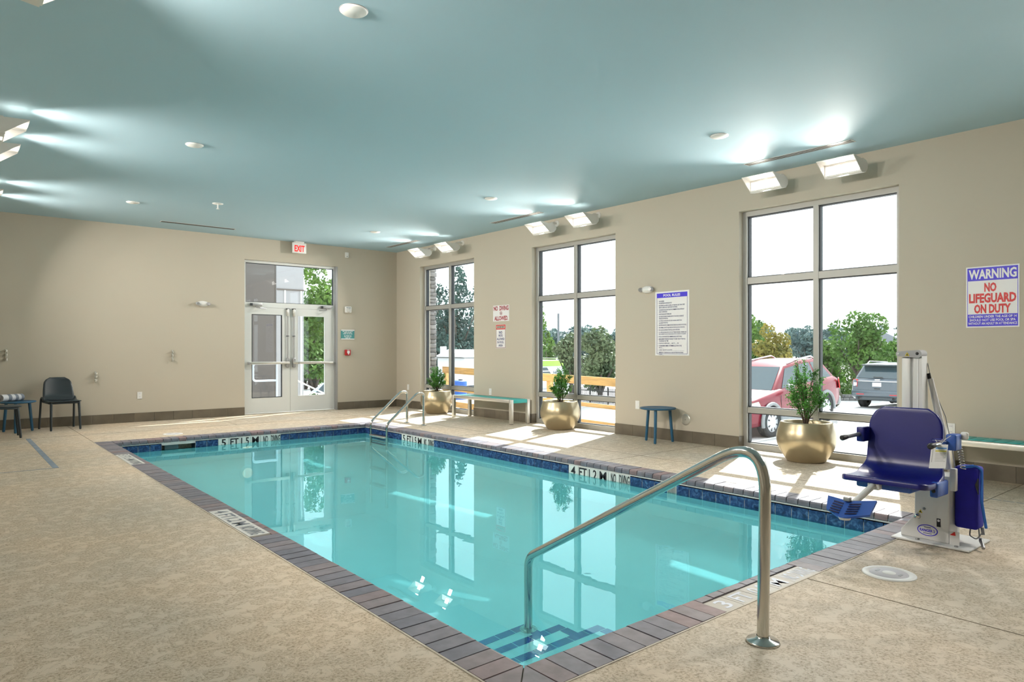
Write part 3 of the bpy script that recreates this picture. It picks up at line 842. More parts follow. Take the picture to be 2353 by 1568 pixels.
# towel on the left table
tw = thing('rolled_towel', 'white towel with grey stripes rolled up on the blue table', 'towel', (.80, 12.72, .468))
TOWW = mat('towel_white', (.72, .73, .76), .9, bump=.4, bscale=120); TOWG = mat('towel_grey', (.21, .24, .29), .9, bump=.4, bscale=120)
def roll_sec(x0, x1, r, m, name):
    mb = MB(); seg = 28; vs = []
    for x in (x0, x1):
        for k in range(seg):
            a = 2*PI*k/seg; vs.append((x, math.cos(a)*r*1.45, .052+math.sin(a)*r*.93))
    mb.add(vs, [(k, (k+1) % seg, seg+(k+1) % seg, seg+k) for k in range(seg)] , True)
    mb.add(vs[:seg], [tuple(range(seg))[::-1]]); mb.add(vs[seg:], [tuple(range(seg))])
    return mb.build(name, m, tw)
xs = [-.15, -.075, -.03, .02, .06, .10, .14]
for i, (a, b) in enumerate(zip(xs, xs[1:])): roll_sec(a, b, .055+(.0015 if i % 2 else 0), TOWG if i % 2 else TOWW, 'stripe')
sp = []
for k in range(60):
    a = k*.33; r = .050*(1-k/66)
    sp.append((-.152, math.cos(a)*r*1.4, .052+math.sin(a)*r*.9))
MB().tube(sp, .0035, 5).build('rolled_edge', TOWG, tw)
tw.rotation_euler = (0, 0, math.radians(25))

# =================================================================== FLOOD LIGHTS
def flood(y, side, label):
    # local: +X out of the wall
    t = thing('flood_light', label, 'flood light', (R if side > 0 else XW, y, 0), PI if side > 0 else 0, 'hooded flood lights under the ceiling')
    w = .195; zt, zb = 3.225, 3.085
    xf, xl, xb = .53, .345, .20
    th = .006
    # hood: top sheet and two triangular cheeks
    hd = MB()
    hd.prism([(xl, -w, zt-.012), (xf, -w, zt), (xf, -w, zt+th), (xl, -w, zt-.012+th)], (0, 2*w, 0))
    hd.build('visor', LAMPW, t)
    for s in (-1, 1):
        MB().prism([(xl, s*w, zb), (xf, s*w, zt), (xl, s*w, zt-.012)], (0, -s*th, 0)).build('cheek', LAMPW, t)
    body = MB()
    prof = [(xl, zb-.008), (xl, zt), (.30, zt+.004), (.235, zt-.01), (xb, zt-.05), (.205, zb+.05), (.25, zb+.005)]
    body.prism([(x, -w, z) for x, z in prof], (0, 2*w, 0))
    body.build('housing', LAMPW, t)
    bz = MB(); d = .018
    bz.box(xl, xl+.012, -w+th, w-th, zb, zb+d).box(xl, xl+.012, -w+th, w-th, zt-.012-d, zt-.012).box(xl, xl+.012, -w+th, -w+d, zb+d, zt-.03).box(xl, xl+.012, w-d, w-th, zb+d, zt-.03)
    bz.build('bezel', LAMPW, t)
    MB().box(xl+.001, xl+.006, -w+d, w-d, zb+d, zt-.012-d).build('lens', LENS, t)
    ld = bpy.data.lights.new('lamp_light', 'AREA'); ld.shape = 'RECTANGLE'; ld.size = 2*(w-d); ld.size_y = zt-.012-zb-2*d; ld.energy = LAMP; ld.color = (1.0, .93, .84); ld.spread = math.radians(112)
    lo = bpy.data.objects.new('lamp_light', ld); COL.objects.link(lo); lo.parent = t; lo.location = (xl+.009, 0, (zb+zt-.012)/2); lo.rotation_euler = (PI/2, 0, PI/2)
    lo.rotation_euler = Vector((1, 0, -.5)).to_track_quat('-Z', 'Z').to_euler()
    gr = MB()
    for i in range(1, 5): gr.tube([(xl+.02, -w+d, zb+d+.022*i), (xl+.02, w-d, zb+d+.022*i)], .0016, 4, False)
    gr.tube([(xl+.02, 0, zb+d), (xl+.02, 0, zt-.03)], .003, 5, False)
    gr.build('wire_guard', LAMPW, t)
    kn = MB(); kn.lathe([(0, -.035), (.034, -.03), (.038, 0), (.034, .03), (0, .035)], (.175, 0, 3.235), 18, 'Y'); kn.build('knuckle', LAMPW, t)
    MB().tube([(.17, 0, 3.245), (.10, 0, 3.28), (0, 0, 3.28)], .018, 12).build('arm', LAMPW, t)
    MB().lathe([(0, .022), (.045, .018), (.05, 0)], (0, 0, 3.28), 24, 'X').build('wall_plate', LAMPW, t)
where = ['over the nearest window, left one', 'over the nearest window, right one', 'over the middle window, right one', 'over the middle window, left one', 'over the far window, right one', 'over the far window, left one']
for y, wh in zip((4.20, 3.32, 7.14, 8.05, 10.66, 11.62), where): flood(y, 1, 'hooded white flood light ' + wh)
wl_ = ['beside the far left ceiling patch, nearer one', 'beside the far left ceiling patch, farther one', 'at the left picture edge, upper of the middle pair', 'at the left picture edge, lower of the middle pair', 'cut by the top left picture corner, farther one', 'cut by the top left picture corner, nearer one']
for y, wh in zip((10.75, 11.70, 7.42, 8.33, 4.25, 3.35), wl_): flood(y, -1, 'hooded flood light on side wall, ' + wh)
for y, wh in zip((-.5, .4), ('farther', 'nearer')): flood(y, 1, 'hooded white flood light on the window wall beside the viewer, %s one' % ('left' if y > 0 else 'right'))

# =================================================================== CEILING ITEMS
def disc(x, y, label):
    t = thing('sprinkler_cover', label, 'sprinkler', (x, y, H), group='round sprinkler covers in the ceiling')
    MB().lathe([(.085, 0), (.085, -.006), (.078, -.012), (0, -.012)], (0, 0, 0), 32).build('cover_plate', WHITE, t)
    MB().lathe([(.09, 0), (.09, -.002), (.075, -.002)], (0, 0, 0), 32).build('trim_ring', GREY, t)
for x, y, l in ((1.98, 3.93, 'nearest round sprinkler cover, near the top picture edge'), (2.01, 7.56, 'round sprinkler cover above the left pool edge'), (2.11, 11.07, 'round sprinkler cover by the end wall on the left'),
                (5.93, 3.91, 'round sprinkler cover left of the long slot diffuser near the nearest window'), (5.92, 7.58, 'round sprinkler cover above the middle of the pool side'), (6.0, 11.07, 'round sprinkler cover near the far corner')): disc(x, y, l)
t = thing('pendant_sprinkler', 'small white pendant sprinkler head hanging below the ceiling', 'sprinkler', (3.08, 10.39, H))
MB(t).lathe([(.075, 0), (.073, -.006), (0, -.008)], (3.08, 10.39, H), 28).build('escutcheon', WHITE, t)
MB(t).tube([(3.08, 10.39, H-.005), (3.08, 10.39, H-.075)], .009, 10).build('stem', WHITE, t)
MB(t).lathe([(.022, -.075), (.022, -.079), (0, -.079)], (3.08, 10.39, H), 16).build('deflector', WHITE, t)
def slot(x0, x1, y0, y1, label):
    t = thing('slot_diffuser', label, 'air vent', ((x0+x1)/2, (y0+y1)/2, H), group='linear slot diffusers in the ceiling')
    MB(t).box(x0, x1, y0, y1, H-.004, H-.001).build('frame', mat('vent_frame', (.80, .79, .77), .5), t)
    lx = x1-x0 > y1-y0
    for k in range(3):
        c = (k+.5)/3
        if lx: MB(t).box(x0+.01, x1-.01, y0+(y1-y0)*c-.012, y0+(y1-y0)*c+.012, H-.0055, H-.004).build('slot', DARK, t)
        else: MB(t).box(x0+(x1-x0)*c-.011, x0+(x1-x0)*c+.011, y0+.01, y1-.01, H-.0055, H-.004).build('slot', DARK, t)
slot(7.05, 7.16, 3.12, 4.33, 'long slot diffuser in front of the nearest window')
slot(7.05, 7.16, 7.83, 9.05, 'slot diffuser in front of the middle window')
slot(7.05, 7.16, 11.39, 12.56, 'slot diffuser in front of the far window')
slot(2.77, 3.97, 12.36, 12.46, 'slot diffuser along the end wall')

# =================================================================== WALL ITEMS, END WALL (facing -Y)
XR_, UP = (1, 0, 0), (0, 0, 1)
t = thing('exit_sign', 'white exit sign with red letters hanging above the double door', 'exit sign', (5.39, 13.02, 3.135))
MB(t).rbox(5.255, 5.53, 13.0, 13.035, 3.135, 3.335, .004).build('panel', mat('exit_white', (.78, .77, .75), .4), t)
text('lettering', 'EXIT', (5.393, 12.9995, 3.225), XR_, UP, .125, mat('exit_red', (.75, .02, .02), .4, emit=(1, .02, .02), estr=.5), t, width=.205, bold=.03, root=t)
MB(t).rbox(5.30, 5.48, 12.98, 13.06, 3.335, H, .006).build('canopy', WHITE, t)
t = thing('wall_sensor', 'small white box high on the end wall near the corner', 'sensor', (6.455, B, 3.15))
MB(t).rbox(6.418, 6.492, B-.035, B, 3.15, 3.26, .006).build('case', WHITE, t); MB(t).box(6.44, 6.47, B-.0365, B-.035, 3.165, 3.18).build('lens', GREY, t)
t = thing('alarm_strobe', 'white fire alarm strobe on the end wall beside the door', 'fire alarm', (6.48, B, 2.0))
MB(t).rbox(6.41, 6.55, B-.05, B, 2.005, 2.135, .012).build('case', WHITE, t)
MB(t).lathe([(0, -.075), (.035, -.068), (.05, -.05)], (6.48, B, 2.06), 20, 'Y').build('strobe_lens', mat('strobe_glass', (.6, .6, .58), .1), t)
MB(t).box(6.43, 6.53, B-.0515, B-.05, 2.10, 2.12).build('grille', GREY, t)
t = thing('information_sign', 'small teal notice with white lettering right of the double door', 'sign', (6.48, B, 1.45))
MB(t).box(6.33, 6.63, B-.012, B, 1.45, 1.655).build('panel', TEALSIGN, t)
for a, b in ((1.45, 1.472), (1.632, 1.655)): MB(t).box(6.33, 6.63, B-.0135, B-.012, a, b).build('border', SIGNW, t)
for i, ws in enumerate(((.04, .055, .03, .07), (.06, .03, .05), (.07, .03, .035, .04), (.03, .08, .03), (.05, .05, .04), (.06, .035))):
    xx = 6.48-(sum(ws)+.012*(len(ws)-1))/2; zz = 1.616-i*.024-(.012 if i > 2 else 0)
    for w in ws:       # print too small to read in the photograph: word-long strokes
        MB(t).box(xx, xx+w, B-.0128, B-.012, zz-.0055, zz+.0055).build('print_line', SIGNW, t); xx += w+.012
t = thing('pull_station', 'red fire alarm pull station below the teal notice', 'fire alarm', (6.47, B, 1.12))
MB(t).rbox(6.41, 6.53, B-.055, B, 1.12, 1.24, .012).build('case', REDP, t)
MB(t).rbox(6.445, 6.50, B-.066, B-.05, 1.165, 1.215, .005).build('pull_handle', SIGNW, t)
MB(t).box(6.462, 6.482, B-.068, B-.054, 1.14, 1.17).build('pull_tab', SIGNW, t)
text('lettering', 'FIRE', (6.472, B-.0555, 1.228), XR_, UP, .014, SIGNW, t, width=.05, bold=.02, root=t)

def emergency(c, n, r, label):
    t = thing('emergency_light', label, 'emergency light', c, group='emergency lights')
    c = Vector(c); n = Vector(n); r = Vector(r)
    bm = bmesh.new(); bmesh.ops.create_uvsphere(bm, u_segments=28, v_segments=14, radius=1)
    M_ = Matrix((r*.105, n*.055, Vector((0, 0, .052)))).transposed().to_4x4()
    MB().bm(bm, True, M_).build('case', WHITE, t)
    for s in (-1, 1):
        k = bmesh.new(); bmesh.ops.create_uvsphere(k, u_segments=18, v_segments=10, radius=.034)
        bmesh.ops.scale(k, vec=(1, 1, .95), verts=k.verts)
        MB().bm(k, True, Matrix.Translation(r*s*.092+n*.035)).build('lamp_head', mat('lamp_lens', (.42, .42, .44), .2), t)
        MB().tube([r*s*.092+n*.060, r*s*.094+n*.070], .022, 16).build('reflector', GREY, t)
emergency((3.627, B-.012, 2.07), (0, -1, 0), (1, 0, 0), 'oval white twin-head emergency light on the end wall')
emergency((R-.012, 6.19, 2.085), (-1, 0, 0), (0, -1, 0), 'oval white twin-head emergency light beside the pool rules sign')

def hook(x, z0, z1, wide, label):
    t = thing('wall_hook', label, 'hook', (x, B, z0), group='steel wall hooks')
    MB(t).box(x-.012, x+.012, B-.008, B, z0, z1).build('back_plate', BRUSH, t)
    for z in (z0+.03, (z0+z1)/2, z1-.04):
        MB(t).rbox(x-wide, x+wide, B-.045, B-.004, z-.022, z+.022, .006).build('peg', BRUSH, t)
hook(3.124, 1.03, 1.24, .010, 'steel wall hook left of the double door')
hook(1.952, .695, .88, .018, 'lowest steel wall hook, right of the dark chair')
hook(.76, 1.055, 1.255, .012, 'steel wall hook above the rolled towel')

def outlet(c, n, r, label, slots=True, sz=(.072, .118)):
    t = thing('wall_outlet', label, 'outlet', c, group='white wall plates')
    c = Vector(c); n = Vector(n); r = Vector(r); up = Vector((0, 0, 1)); w, h = sz
    def slab(cx, cz, ww, hh, d0, d1, nm, m):
        a = r*(cx-ww/2)+up*(cz-hh/2)+n*d0
        MB().prism([a, a+r*ww, a+r*ww+up*hh, a+up*hh], n*(d1-d0)).build(nm, m, t)
    slab(0, 0, w, h, 0, .006, 'plate', WHITE)
    for s in (-1, 1):
        slab(0, s*.027, .034, .030, .006, .008, 'receptacle', SIGNW)
        if slots:
            for q in (-.007, .007): slab(q, s*.027+.003, .003, .010, .008, .0083, 'slot', DARK)
outlet((2.608, B, .455), (0, -1, 0), (1, 0, 0), 'white wall outlet low on the end wall beside the dark chair')
outlet((R, 12.65, .44), (-1, 0, 0), (0, -1, 0), 'white wall plate in the corner left of the far window', False)
outlet((R, 9.80, .475), (-1, 0, 0), (0, -1, 0), 'white wall outlet just above the far teal bench')
outlet((R, 6.38, .45), (-1, 0, 0), (0, -1, 0), 'white wall plate left of the blue side table', False)
outlet((R, 2.42, .455), (-1, 0, 0), (0, -1, 0), 'white wall outlet above the bench behind the pool lift')
t = thing('drain_cover_plate', 'round steel cover plate on the wall beside the blue side table', 'cover plate', (R, 5.557, .302))
MB(t).lathe([(0, -.008), (.06, -.007), (.072, -.003), (.075, 0)], (R, 5.557, .302), 36, 'X').build('plate', BRUSH, t)
MB(t).lathe([(0, -.011), (.007, -.0105), (.008, -.007)], (R, 5.557, .302), 12, 'X').build('screw', GREY, t)

# =================================================================== SIGNS ON THE WINDOW WALL (facing -X)
RT = (0, -1, 0)
def panel(t, ya, yb, z0, z1, th=.004, m=SIGNW, name='panel', x=R): return MB(t).box(x-th, x, min(ya, yb), max(ya, yb), z0, z1).build(name, m, t)
def flat(t, ya, yb, z0, z1, m, name, d): return MB(t).box(R-d-.0006, R-d, min(ya, yb), max(ya, yb), z0, z1).build(name, m, t)
def wtext(t, s, y, z, h, m, w=None, bold=.02, d=.0046, align='CENTER', name='lettering'):
    return text(name, s, (R-d, y, z), RT, UP, h, m, t, width=w, bold=bold, root=t, nrm_off=.0006, align=align)
t = thing('warning_sign', 'large warning sign with red NO LIFEGUARD ON DUTY lettering', 'sign', (R, 2.075, 1.45))
panel(t, 1.861, 2.29, 1.452, 2.036)
flat(t, 1.872, 2.279, 1.900, 2.024, BLUEINK, 'header', .004)
flat(t, 1.872, 2.279, 1.464, 1.578, BLUEINK, 'footer', .004)
flat(t, 1.872, 1.876, 1.578, 1.900, BLUEINK, 'side_border', .004); flat(t, 2.275, 2.279, 1.578, 1.900, BLUEINK, 'side_border', .004)
wtext(t, 'WARNING', 2.075, 1.962, .094, SIGNW, .385, .035, .0047)
wtext(t, 'NO', 2.09, 1.834, .088, REDINK, .098, .045); wtext(t, 'LIFEGUARD', 2.075, 1.732, .092, REDINK, .38, .045); wtext(t, 'ON DUTY', 2.075, 1.63, .088, REDINK, .295, .045)
for i, (s, w) in enumerate((('CHILDREN UNDER THE AGE OF 14', .385), ('SHOULD NOT USE POOL OR SPA', .37), ('WITHOUT AN ADULT IN ATTENDANCE', .392))): wtext(t, s, 2.075, 1.556-i*.033, .024, SIGNW, w, .02, .0047)

t = thing('pool_rules_sign', 'tall white pool rules sign with dense blue print', 'sign', (R, 5.78, 1.16))
panel(t, 5.497, 6.062, 1.16, 2.04)
flat(t, 5.525, 6.034, 1.955, 2.018, BLUEINK, 'header', .004)
for q in ((5.525, 5.530, 1.185, 1.955), (6.029, 6.034, 1.185, 1.955), (5.525, 6.034, 1.180, 1.185)): flat(t, *q, NAVYINK, 'border', .004)
wtext(t, 'POOL RULES', 5.78, 1.986, .034, SIGNW, .28, .03, .0047)
RULES = [('1.', 'NO RUNNING.', .09), ('2.', 'NO BOISTEROUS OR ROUGH PLAY.', .22), ('3.', 'NO DIVING ALLOWED IN AREAS OF THE POOL LESS THAN 5 FEET', .43), ('', 'DEEP OR AREAS NOT APPROVED FOR DIVING.', .31),
 ('4.', 'CHILDREN SHOULD NOT USE THE SWIMMING POOL WITHOUT', .42), ('', 'ADULT SUPERVISION.', .14), ('5.', 'ADULTS SHOULD NOT SWIM ALONE.', .21), ('6.', 'NO PERSON UNDER THE INFLUENCE OF ALCOHOL OR DRUGS', .41), ('', 'SHOULD USE THE POOL.', .155),
 ('7.', 'NO PERSON WITH SKIN, EYE, EAR OR NASAL INFECTIONS', .38), ('', 'ALLOWED IN THE POOL.', .155), ('8.', 'NO PERSONS WITH COMMUNICABLE DISEASE ALLOWED IN THE POOL.', .455), ('9.', 'NO ANIMALS OR PETS ALLOWED IN THE POOL OR ON THE DECK.', .43), ('10.', 'NO GLASS ALLOWED IN THE POOL OR ON THE DECK.', .35),
 ('11.', 'ALL PERSONS USING POOL DO SO AT THEIR OWN RISK. OWNERS AND', .455), ('', 'MANAGEMENT ARE NOT RESPONSIBLE FOR ACCIDENTS OR INJURIES.', .45), ('12.', 'POOL IS FOR PRIVATE USE. MEMBERS AND GUESTS ONLY.', .385), ('13.', 'MANAGEMENT RESERVES THE RIGHT TO DENY USE OF THE POOL', .44), ('', 'TO ANYONE AT ANY TIME.', .16),
 ('14.', 'THE POOL IS OPEN FROM ____ A.M. TO ____ P.M.', .33), ('15.', 'THE MAXIMUM NUMBER OF SWIMMERS ALLOWED IN THE', .375), ('', 'POOL IS ____', .08), ('16.', 'A FIRST AID KIT IS LOCATED ______________________', .42), ('17.', 'EMERGENCY TELEPHONE OR OTHER NOTIFICATION DEVICE', .405), ('', 'IS LOCATED ____', .08)]
z = 1.935; prev = False
for i, (n, s, w) in enumerate(RULES):
    z -= .033 if n else .0265
    if n: wtext(t, n, 6.017, z+.006, .010, NAVYINK, None, .0, align='LEFT')
    wtext(t, s, 5.995, z+.006, .0185, NAVYINK, w, .012, align='LEFT')
    if i == 0: z -= -.006

t = thing('no_diving_sign', 'white sign with dark red NO DIVING ALLOWED letters', 'sign', (R, 9.49, 1.745))
panel(t, 9.265, 9.718, 1.747, 2.03)
wtext(t, 'NO  DIVING', 9.49, 1.978, .085, DKRED, .42, .035); wtext(t, 'ALLOWED.', 9.485, 1.80, .08, DKRED, .385, .035)
rg = MB(t); rg.tube([(R-.0048, 9.49+.030*math.cos(a*PI/12), 1.889+.030*math.sin(a*PI/12)) for a in range(24)], .0035, 6, closed=True); rg.build('prohibition_ring', DKRED, t)
MB(t).tube([(R-.0048, 9.511, 1.91), (R-.0048, 9.469, 1.868)], .003, 6).build('prohibition_bar', DKRED, t)
MB(t).tube([(R-.0046, 9.473, 1.900), (R-.0046, 9.495, 1.888), (R-.0046, 9.506, 1.873)], .0035, 6).build('diver_mark', BLACKINK, t)
t = thing('no_pets_sign', 'narrow white sign with a red border reading NO PETS ALLOWED', 'sign', (R, 9.5, 1.265))
panel(t, 9.364, 9.635, 1.265, 1.687)
flat(t, 9.368, 9.631, 1.60, 1.683, REDINK, 'header', .004); flat(t, 9.386, 9.613, 1.617, 1.668, mat('sign_pale', (.50, .42, .36), .5), 'header_field', .0047)
for i in range(9): flat(t, 9.405+i*.022, 9.413+i*.022+(.004 if i % 3 else 0), 1.628, 1.657, BLACKINK, 'print_stroke', .0054)
for q in ((9.368, 9.376, 1.27, 1.60), (9.623, 9.631, 1.27, 1.60), (9.376, 9.623, 1.27, 1.277)): flat(t, *q, mat('sign_brown_red', (.18, .03, .03), .5), 'border', .004)
for s, zz, h, w in (('NO', 1.547, .050, .095), ('PETS', 1.488, .040, .115), ('ALLOWED', 1.430, .042, .215), ('IN POOL', 1.372, .040, .18), ('AREA', 1.315, .040, .125)): wtext(t, s, 9.5, zz, h, NAVYINK, w, .025)

# =================================================================== POOL LIFT
lift = thing('pool_lift', 'blue and white pool lift with a moulded seat over the near pool edge', 'pool lift', (5.0, 1.64, 0))
MB(lift).rbox(4.80, 5.19, 1.42, 1.87, .002, .016, .005).build('base_plate', WPOWDER, lift)
for x, y in ((4.83, 1.72), (4.83, 1.50), (5.15, 1.46), (5.15, 1.83)): MB(lift).lathe([(.012, .016), (.012, .024), (0, .025)], (x, y, 0), 6).build('anchor_bolt', GREY, lift)
prof = [(1.835, .016), (1.835, .058), (1.752, .165), (1.75, .44), (1.552, .44), (1.552, .016)]
pd = MB(lift).prism([(4.87, y, z) for y, z in prof], (.19, 0, 0)).build('pedestal', WPOWDER, lift)
bv = pd.modifiers.new('b', 'BEVEL'); bv.width = .006; bv.segments = 2
# mast: two posts and a cap plate
MB(lift).rbox(4.90, 4.97, 1.786, 1.842, .30, 1.19, .008).build('mast_post', WPOWDER, lift)
p2 = MB(lift).prism([(4.89, 1.70, .40), (4.89, 1.775, .40), (4.89, 1.765, 1.20), (4.89, 1.716, 1.20)], (.09, 0, 0)).build('mast_post', WPOWDER, lift)
MB(lift).box(4.888, 4.89, 1.735, 1.742, .45, 1.18).build('mast_rib', mat('rib_light', (.8, .8, .8), .4), lift)
cp = MB(lift)
capp = [Vector((4.875, 1.735, 1.21)) + Vector((0, math.cos(a)*.024, math.sin(a)*.024)) for a in [math.radians(-90-18*i) for i in range(11)]]
cap_poly = [(4.875, 1.852 + .016*math.cos(math.radians(a)), 1.212 + .016*math.sin(math.radians(a))) for a in range(-90, 91, 20)] + [(4.875, 1.738 + .026*math.cos(math.radians(a)), 1.212 + .026*math.sin(math.radians(a))) for a in range(90, 271, 20)]
cp.prism(cap_poly, (.10, 0, 0)); cp = cp.build('mast_cap', mat('cap_grey', (.36, .36, .37), .45), lift)
MB(lift).lathe([(0, -.004), (.008, -.003), (.010, 0)], (4.875, 1.738, 1.214), 14, 'X').build('cap_bolt', DARK, cp)
MB(lift).lathe([(0, -.002), (.0065, -.002), (.0065, 0)], (4.875, 1.852, 1.212), 14, 'X').build('cap_hole', WHITE, cp)
YEL = mat('hazard_yellow', (.62, .48, .01), .5)
MB(lift).prism([(4.8735, 1.811, 1.198), (4.8735, 1.783, 1.198), (4.8735, 1.797, 1.223)], (-.001, 0, 0)).build('hazard_label', YEL, cp)
MB(lift).prism([(4.872, 1.803, 1.202), (4.872, 1.791, 1.202), (4.872, 1.797, 1.214)], (-.0006, 0, 0)).build('hazard_mark', BLACKINK, cp)
ac = MB(lift); ac.tube([(4.99, 1.70, 1.05), (5.03, 1.645, .72), (5.05, 1.62, .46)], [.017, .024, .026], 14); ac = ac.build('actuator', WPOWDER, lift)
MB(lift).tube([(4.985, 1.71, 1.085), (4.99, 1.702, 1.04)], .012, 10).build('actuator_eye', DARK, ac)
MB(lift).tube([(4.98, 1.712, 1.15), (5.0, 1.69, 1.0), (5.05, 1.63, .80), (5.07, 1.60, .6), (5.07, 1.58, .45)], .003, 6).build('actuator_cable', GREY, ac)
# seat and back
SB = MB(lift); NU, NV = 16, 22; vs = []; fs = []
bm = bmesh.new(); grid = []
for j in range(NV+1):
    v = j/NV; row = []
    for i in range(NU+1):
        u = i/NU*2-1
        if v < .42:
            q = v/.42; x = 4.345+.315*q; z = .462-.014*math.sin(q*PI); hw = .245
            if q < .15: hw -= .03*(1-q/.15)**2
        else:
            q = (v-.42)/.58; x = 4.675+.045*q; z = .462+.41*q; hw = .226-.012*q
            hw += .019*max(0, 1-q/.12)
            if q > .68: k = (q-.68)/.32; hw *= (1-.40*(1-math.sqrt(max(0, 1-k*k*.97)))*1.2)
        if .32 < v < .52: k = 1-abs(v-.42)/.10; x -= .018*k; z += .016*k
        row.append(bm.verts.new((x-lift.location.x, 1.752+u*hw-lift.location.y, z)))
    grid.append(row)
for j in range(NV):
    for i in range(NU): bm.faces.new((grid[j][i], grid[j+1][i], grid[j+1][i+1], grid[j][i+1]))
seat = MB().bm(bm, True).build('seat_shell', NAVY, lift)
sd = seat.modifiers.new('s', 'SOLIDIFY'); sd.thickness = .036; sd.offset = -1
bv = seat.modifiers.new('b', 'BEVEL'); bv.width = .01; bv.segments = 3; bv.limit_method = 'ANGLE'; bv.angle_limit = math.radians(50)
MB(lift).rbox(4.40, 4.68, 1.60, 1.92, .385, .43, .012).build('seat_rib', LIFTB, seat)
MB(lift).rbox(4.52, 4.70, 1.50, 1.545, .36, .45, .01).build('side_bracket', LIFTB, seat)
MB(lift).lathe([(0, -.002), (.011, -.002), (.011, 0)], (4.519, 1.522, .40), 14, 'X').build('bracket_hole', DARK, seat)
MB(lift).rbox(4.765, 4.89, 1.70, 1.83, .60, .72, .01).build('seat_arm', WPOWDER, lift)
# armrests
for s, yb in ((1, 1.985), (-1, 1.505)):
    MB(lift).rbox(4.60, 4.70, yb-.03 if s > 0 else yb-.075, yb+.02 if s > 0 else yb-.02, .64, .735, .008).build('arm_block', NAVY if s > 0 else LIFTB, seat)
    yy = yb if s > 0 else yb-.02
    ar = MB(lift).tube([(4.62, yy, .69), (4.40, yy, .685)], .013, 14).build('armrest', STEEL if s < 0 else GREY, seat)
    MB(lift).tube([(4.415, yy, .685), (4.36, yy, .684), (4.35, yy, .684)], [.015, .018, .010], 14).build('grip', DARK, seat)
MB(lift).rbox(4.60, 4.66, 1.505, 1.565, .66, .70, .008).build('arm_stub', NAVY, seat)
MB(lift).rbox(4.70, 4.73, 1.40, 1.44, .70, .745, .01).build('arm_cap', WHITE, seat)
# footrest
ft = MB(lift).tube(fillet([(4.40, 1.80, .42), (4.32, 1.80, .40), (4.16, 1.84, .315)], [.06], 6), .019, 12).build('footrest_arm', WHITE, lift)
MB(lift).rbox(4.36, 4.42, 1.765, 1.835, .385, .445, .008).build('arm_socket', WHITE, ft)
fo = MB(lift)
A_, B_, C_ = Vector((4.17, 1.985, .348)), Vector((4.15, 1.85, .338)), Vector((4.17, 1.70, .363))
dn = Vector((-.105, 0, -.075))
fo.prism([A_, B_, B_+dn*1.1, A_+dn*.8+Vector((0, -.03, 0))], (.006, 0, -.012)); fo.prism([B_, C_, C_+dn*.9, B_+dn*1.1], (.006, 0, -.012))
fo = fo.build('footrest', LIFTB, lift)
nrm = Vector((-.58, 0, .80))
for k in range(5):
    t0 = .22+.15*k
    a = B_.lerp(C_, .10)+dn*t0; b = B_.lerp(C_, .52)+dn*t0
    MB(lift).prism([a+nrm*.003, b+nrm*.003, b+dn*.07+nrm*.003, a+dn*.07+nrm*.003], nrm*.003).build('drain_slot', mat('slot_navy', (.004, .005, .06), .5), fo)
    a = B_.lerp(A_, .15)+dn*t0; b = B_.lerp(A_, .6)+dn*t0
    MB(lift).prism([a+nrm*.003, b+nrm*.003, b+dn*.07+nrm*.003, a+dn*.07+nrm*.003], nrm*.003).build('drain_slot', MATS['slot_navy'], fo)
MB(lift).rbox(4.125, 4.155, 1.835, 1.875, .338, .363, .005).build('footrest_clip', GREY, fo)
MB(lift).lathe([(0, -.012), (.03, -.010), (.035, .004)], (4.05, 1.83, .258), 16).build('footrest_bumper', WHITE, fo)
# battery pack in its cover, strap, cables
bp_ = MB(lift).rbox(4.93, 5.06, 1.415, 1.545, .115, .505, .02, 3).build('battery_cover', FABRIC, lift)
MB(lift).tube(fillet([(4.94, 1.50, .50), (4.95, 1.43, .515), (4.97, 1.405, .49), (4.95, 1.40, .30), (4.93, 1.37, .14)], [.03, .03, .05], 4), [.012]*2+[.009]*15, 4, True).build('cover_strap', STRAP, bp_)
MB(lift).prism([(4.925, 1.428, .40), (4.925, 1.414, .44), (4.925, 1.412, .34)], (.02, 0, 0)).build('cover_opening', DARK, bp_)
MB(lift).tube(fillet([(4.99, 1.47, .12), (4.97, 1.47, .07), (4.93, 1.42, .06), (4.95, 1.40, .10)], [.02, .03], 5), .004, 6).build('cable', GREY, lift)
MB(lift).tube(fillet([(5.0, 1.43, .14), (4.98, 1.42, .075), (4.95, 1.41, .05), (4.91, 1.385, .03)], [.03, .03], 5), .004, 6).build('cable', GREY, lift)
for a, b in (((4.96, 1.405, .06), (4.90, 1.375, .022)), ((4.98, 1.405, .13), (4.965, 1.395, .09))): MB(lift).tube([a, b], .010, 8).build('cable_plug', GREY, lift)
MB(lift).box(4.868, 4.87, 1.495, 1.55, .016, .10).build('side_plate', WPOWDER, lift)
MB(lift).prism([(4.867, 1.548, .075), (4.867, 1.515, .075), (4.867, 1.52, .10)], (-.001, 0, 0)).build('red_label', REDINK, lift)
# coiled hand-set lead
co = [(4.80 + .014*math.cos(k*.9), 1.475 + .014*math.sin(k*.9) - k*.0003, .66-k*.0022) for k in range(70)]
MB(lift).tube(co, .003, 5).build('coiled_lead', GREY, lift)
MB(lift).rbox(4.82, 4.86, 1.50, 1.535, .36, .50, .006).build('hand_set', WPOWDER, lift)
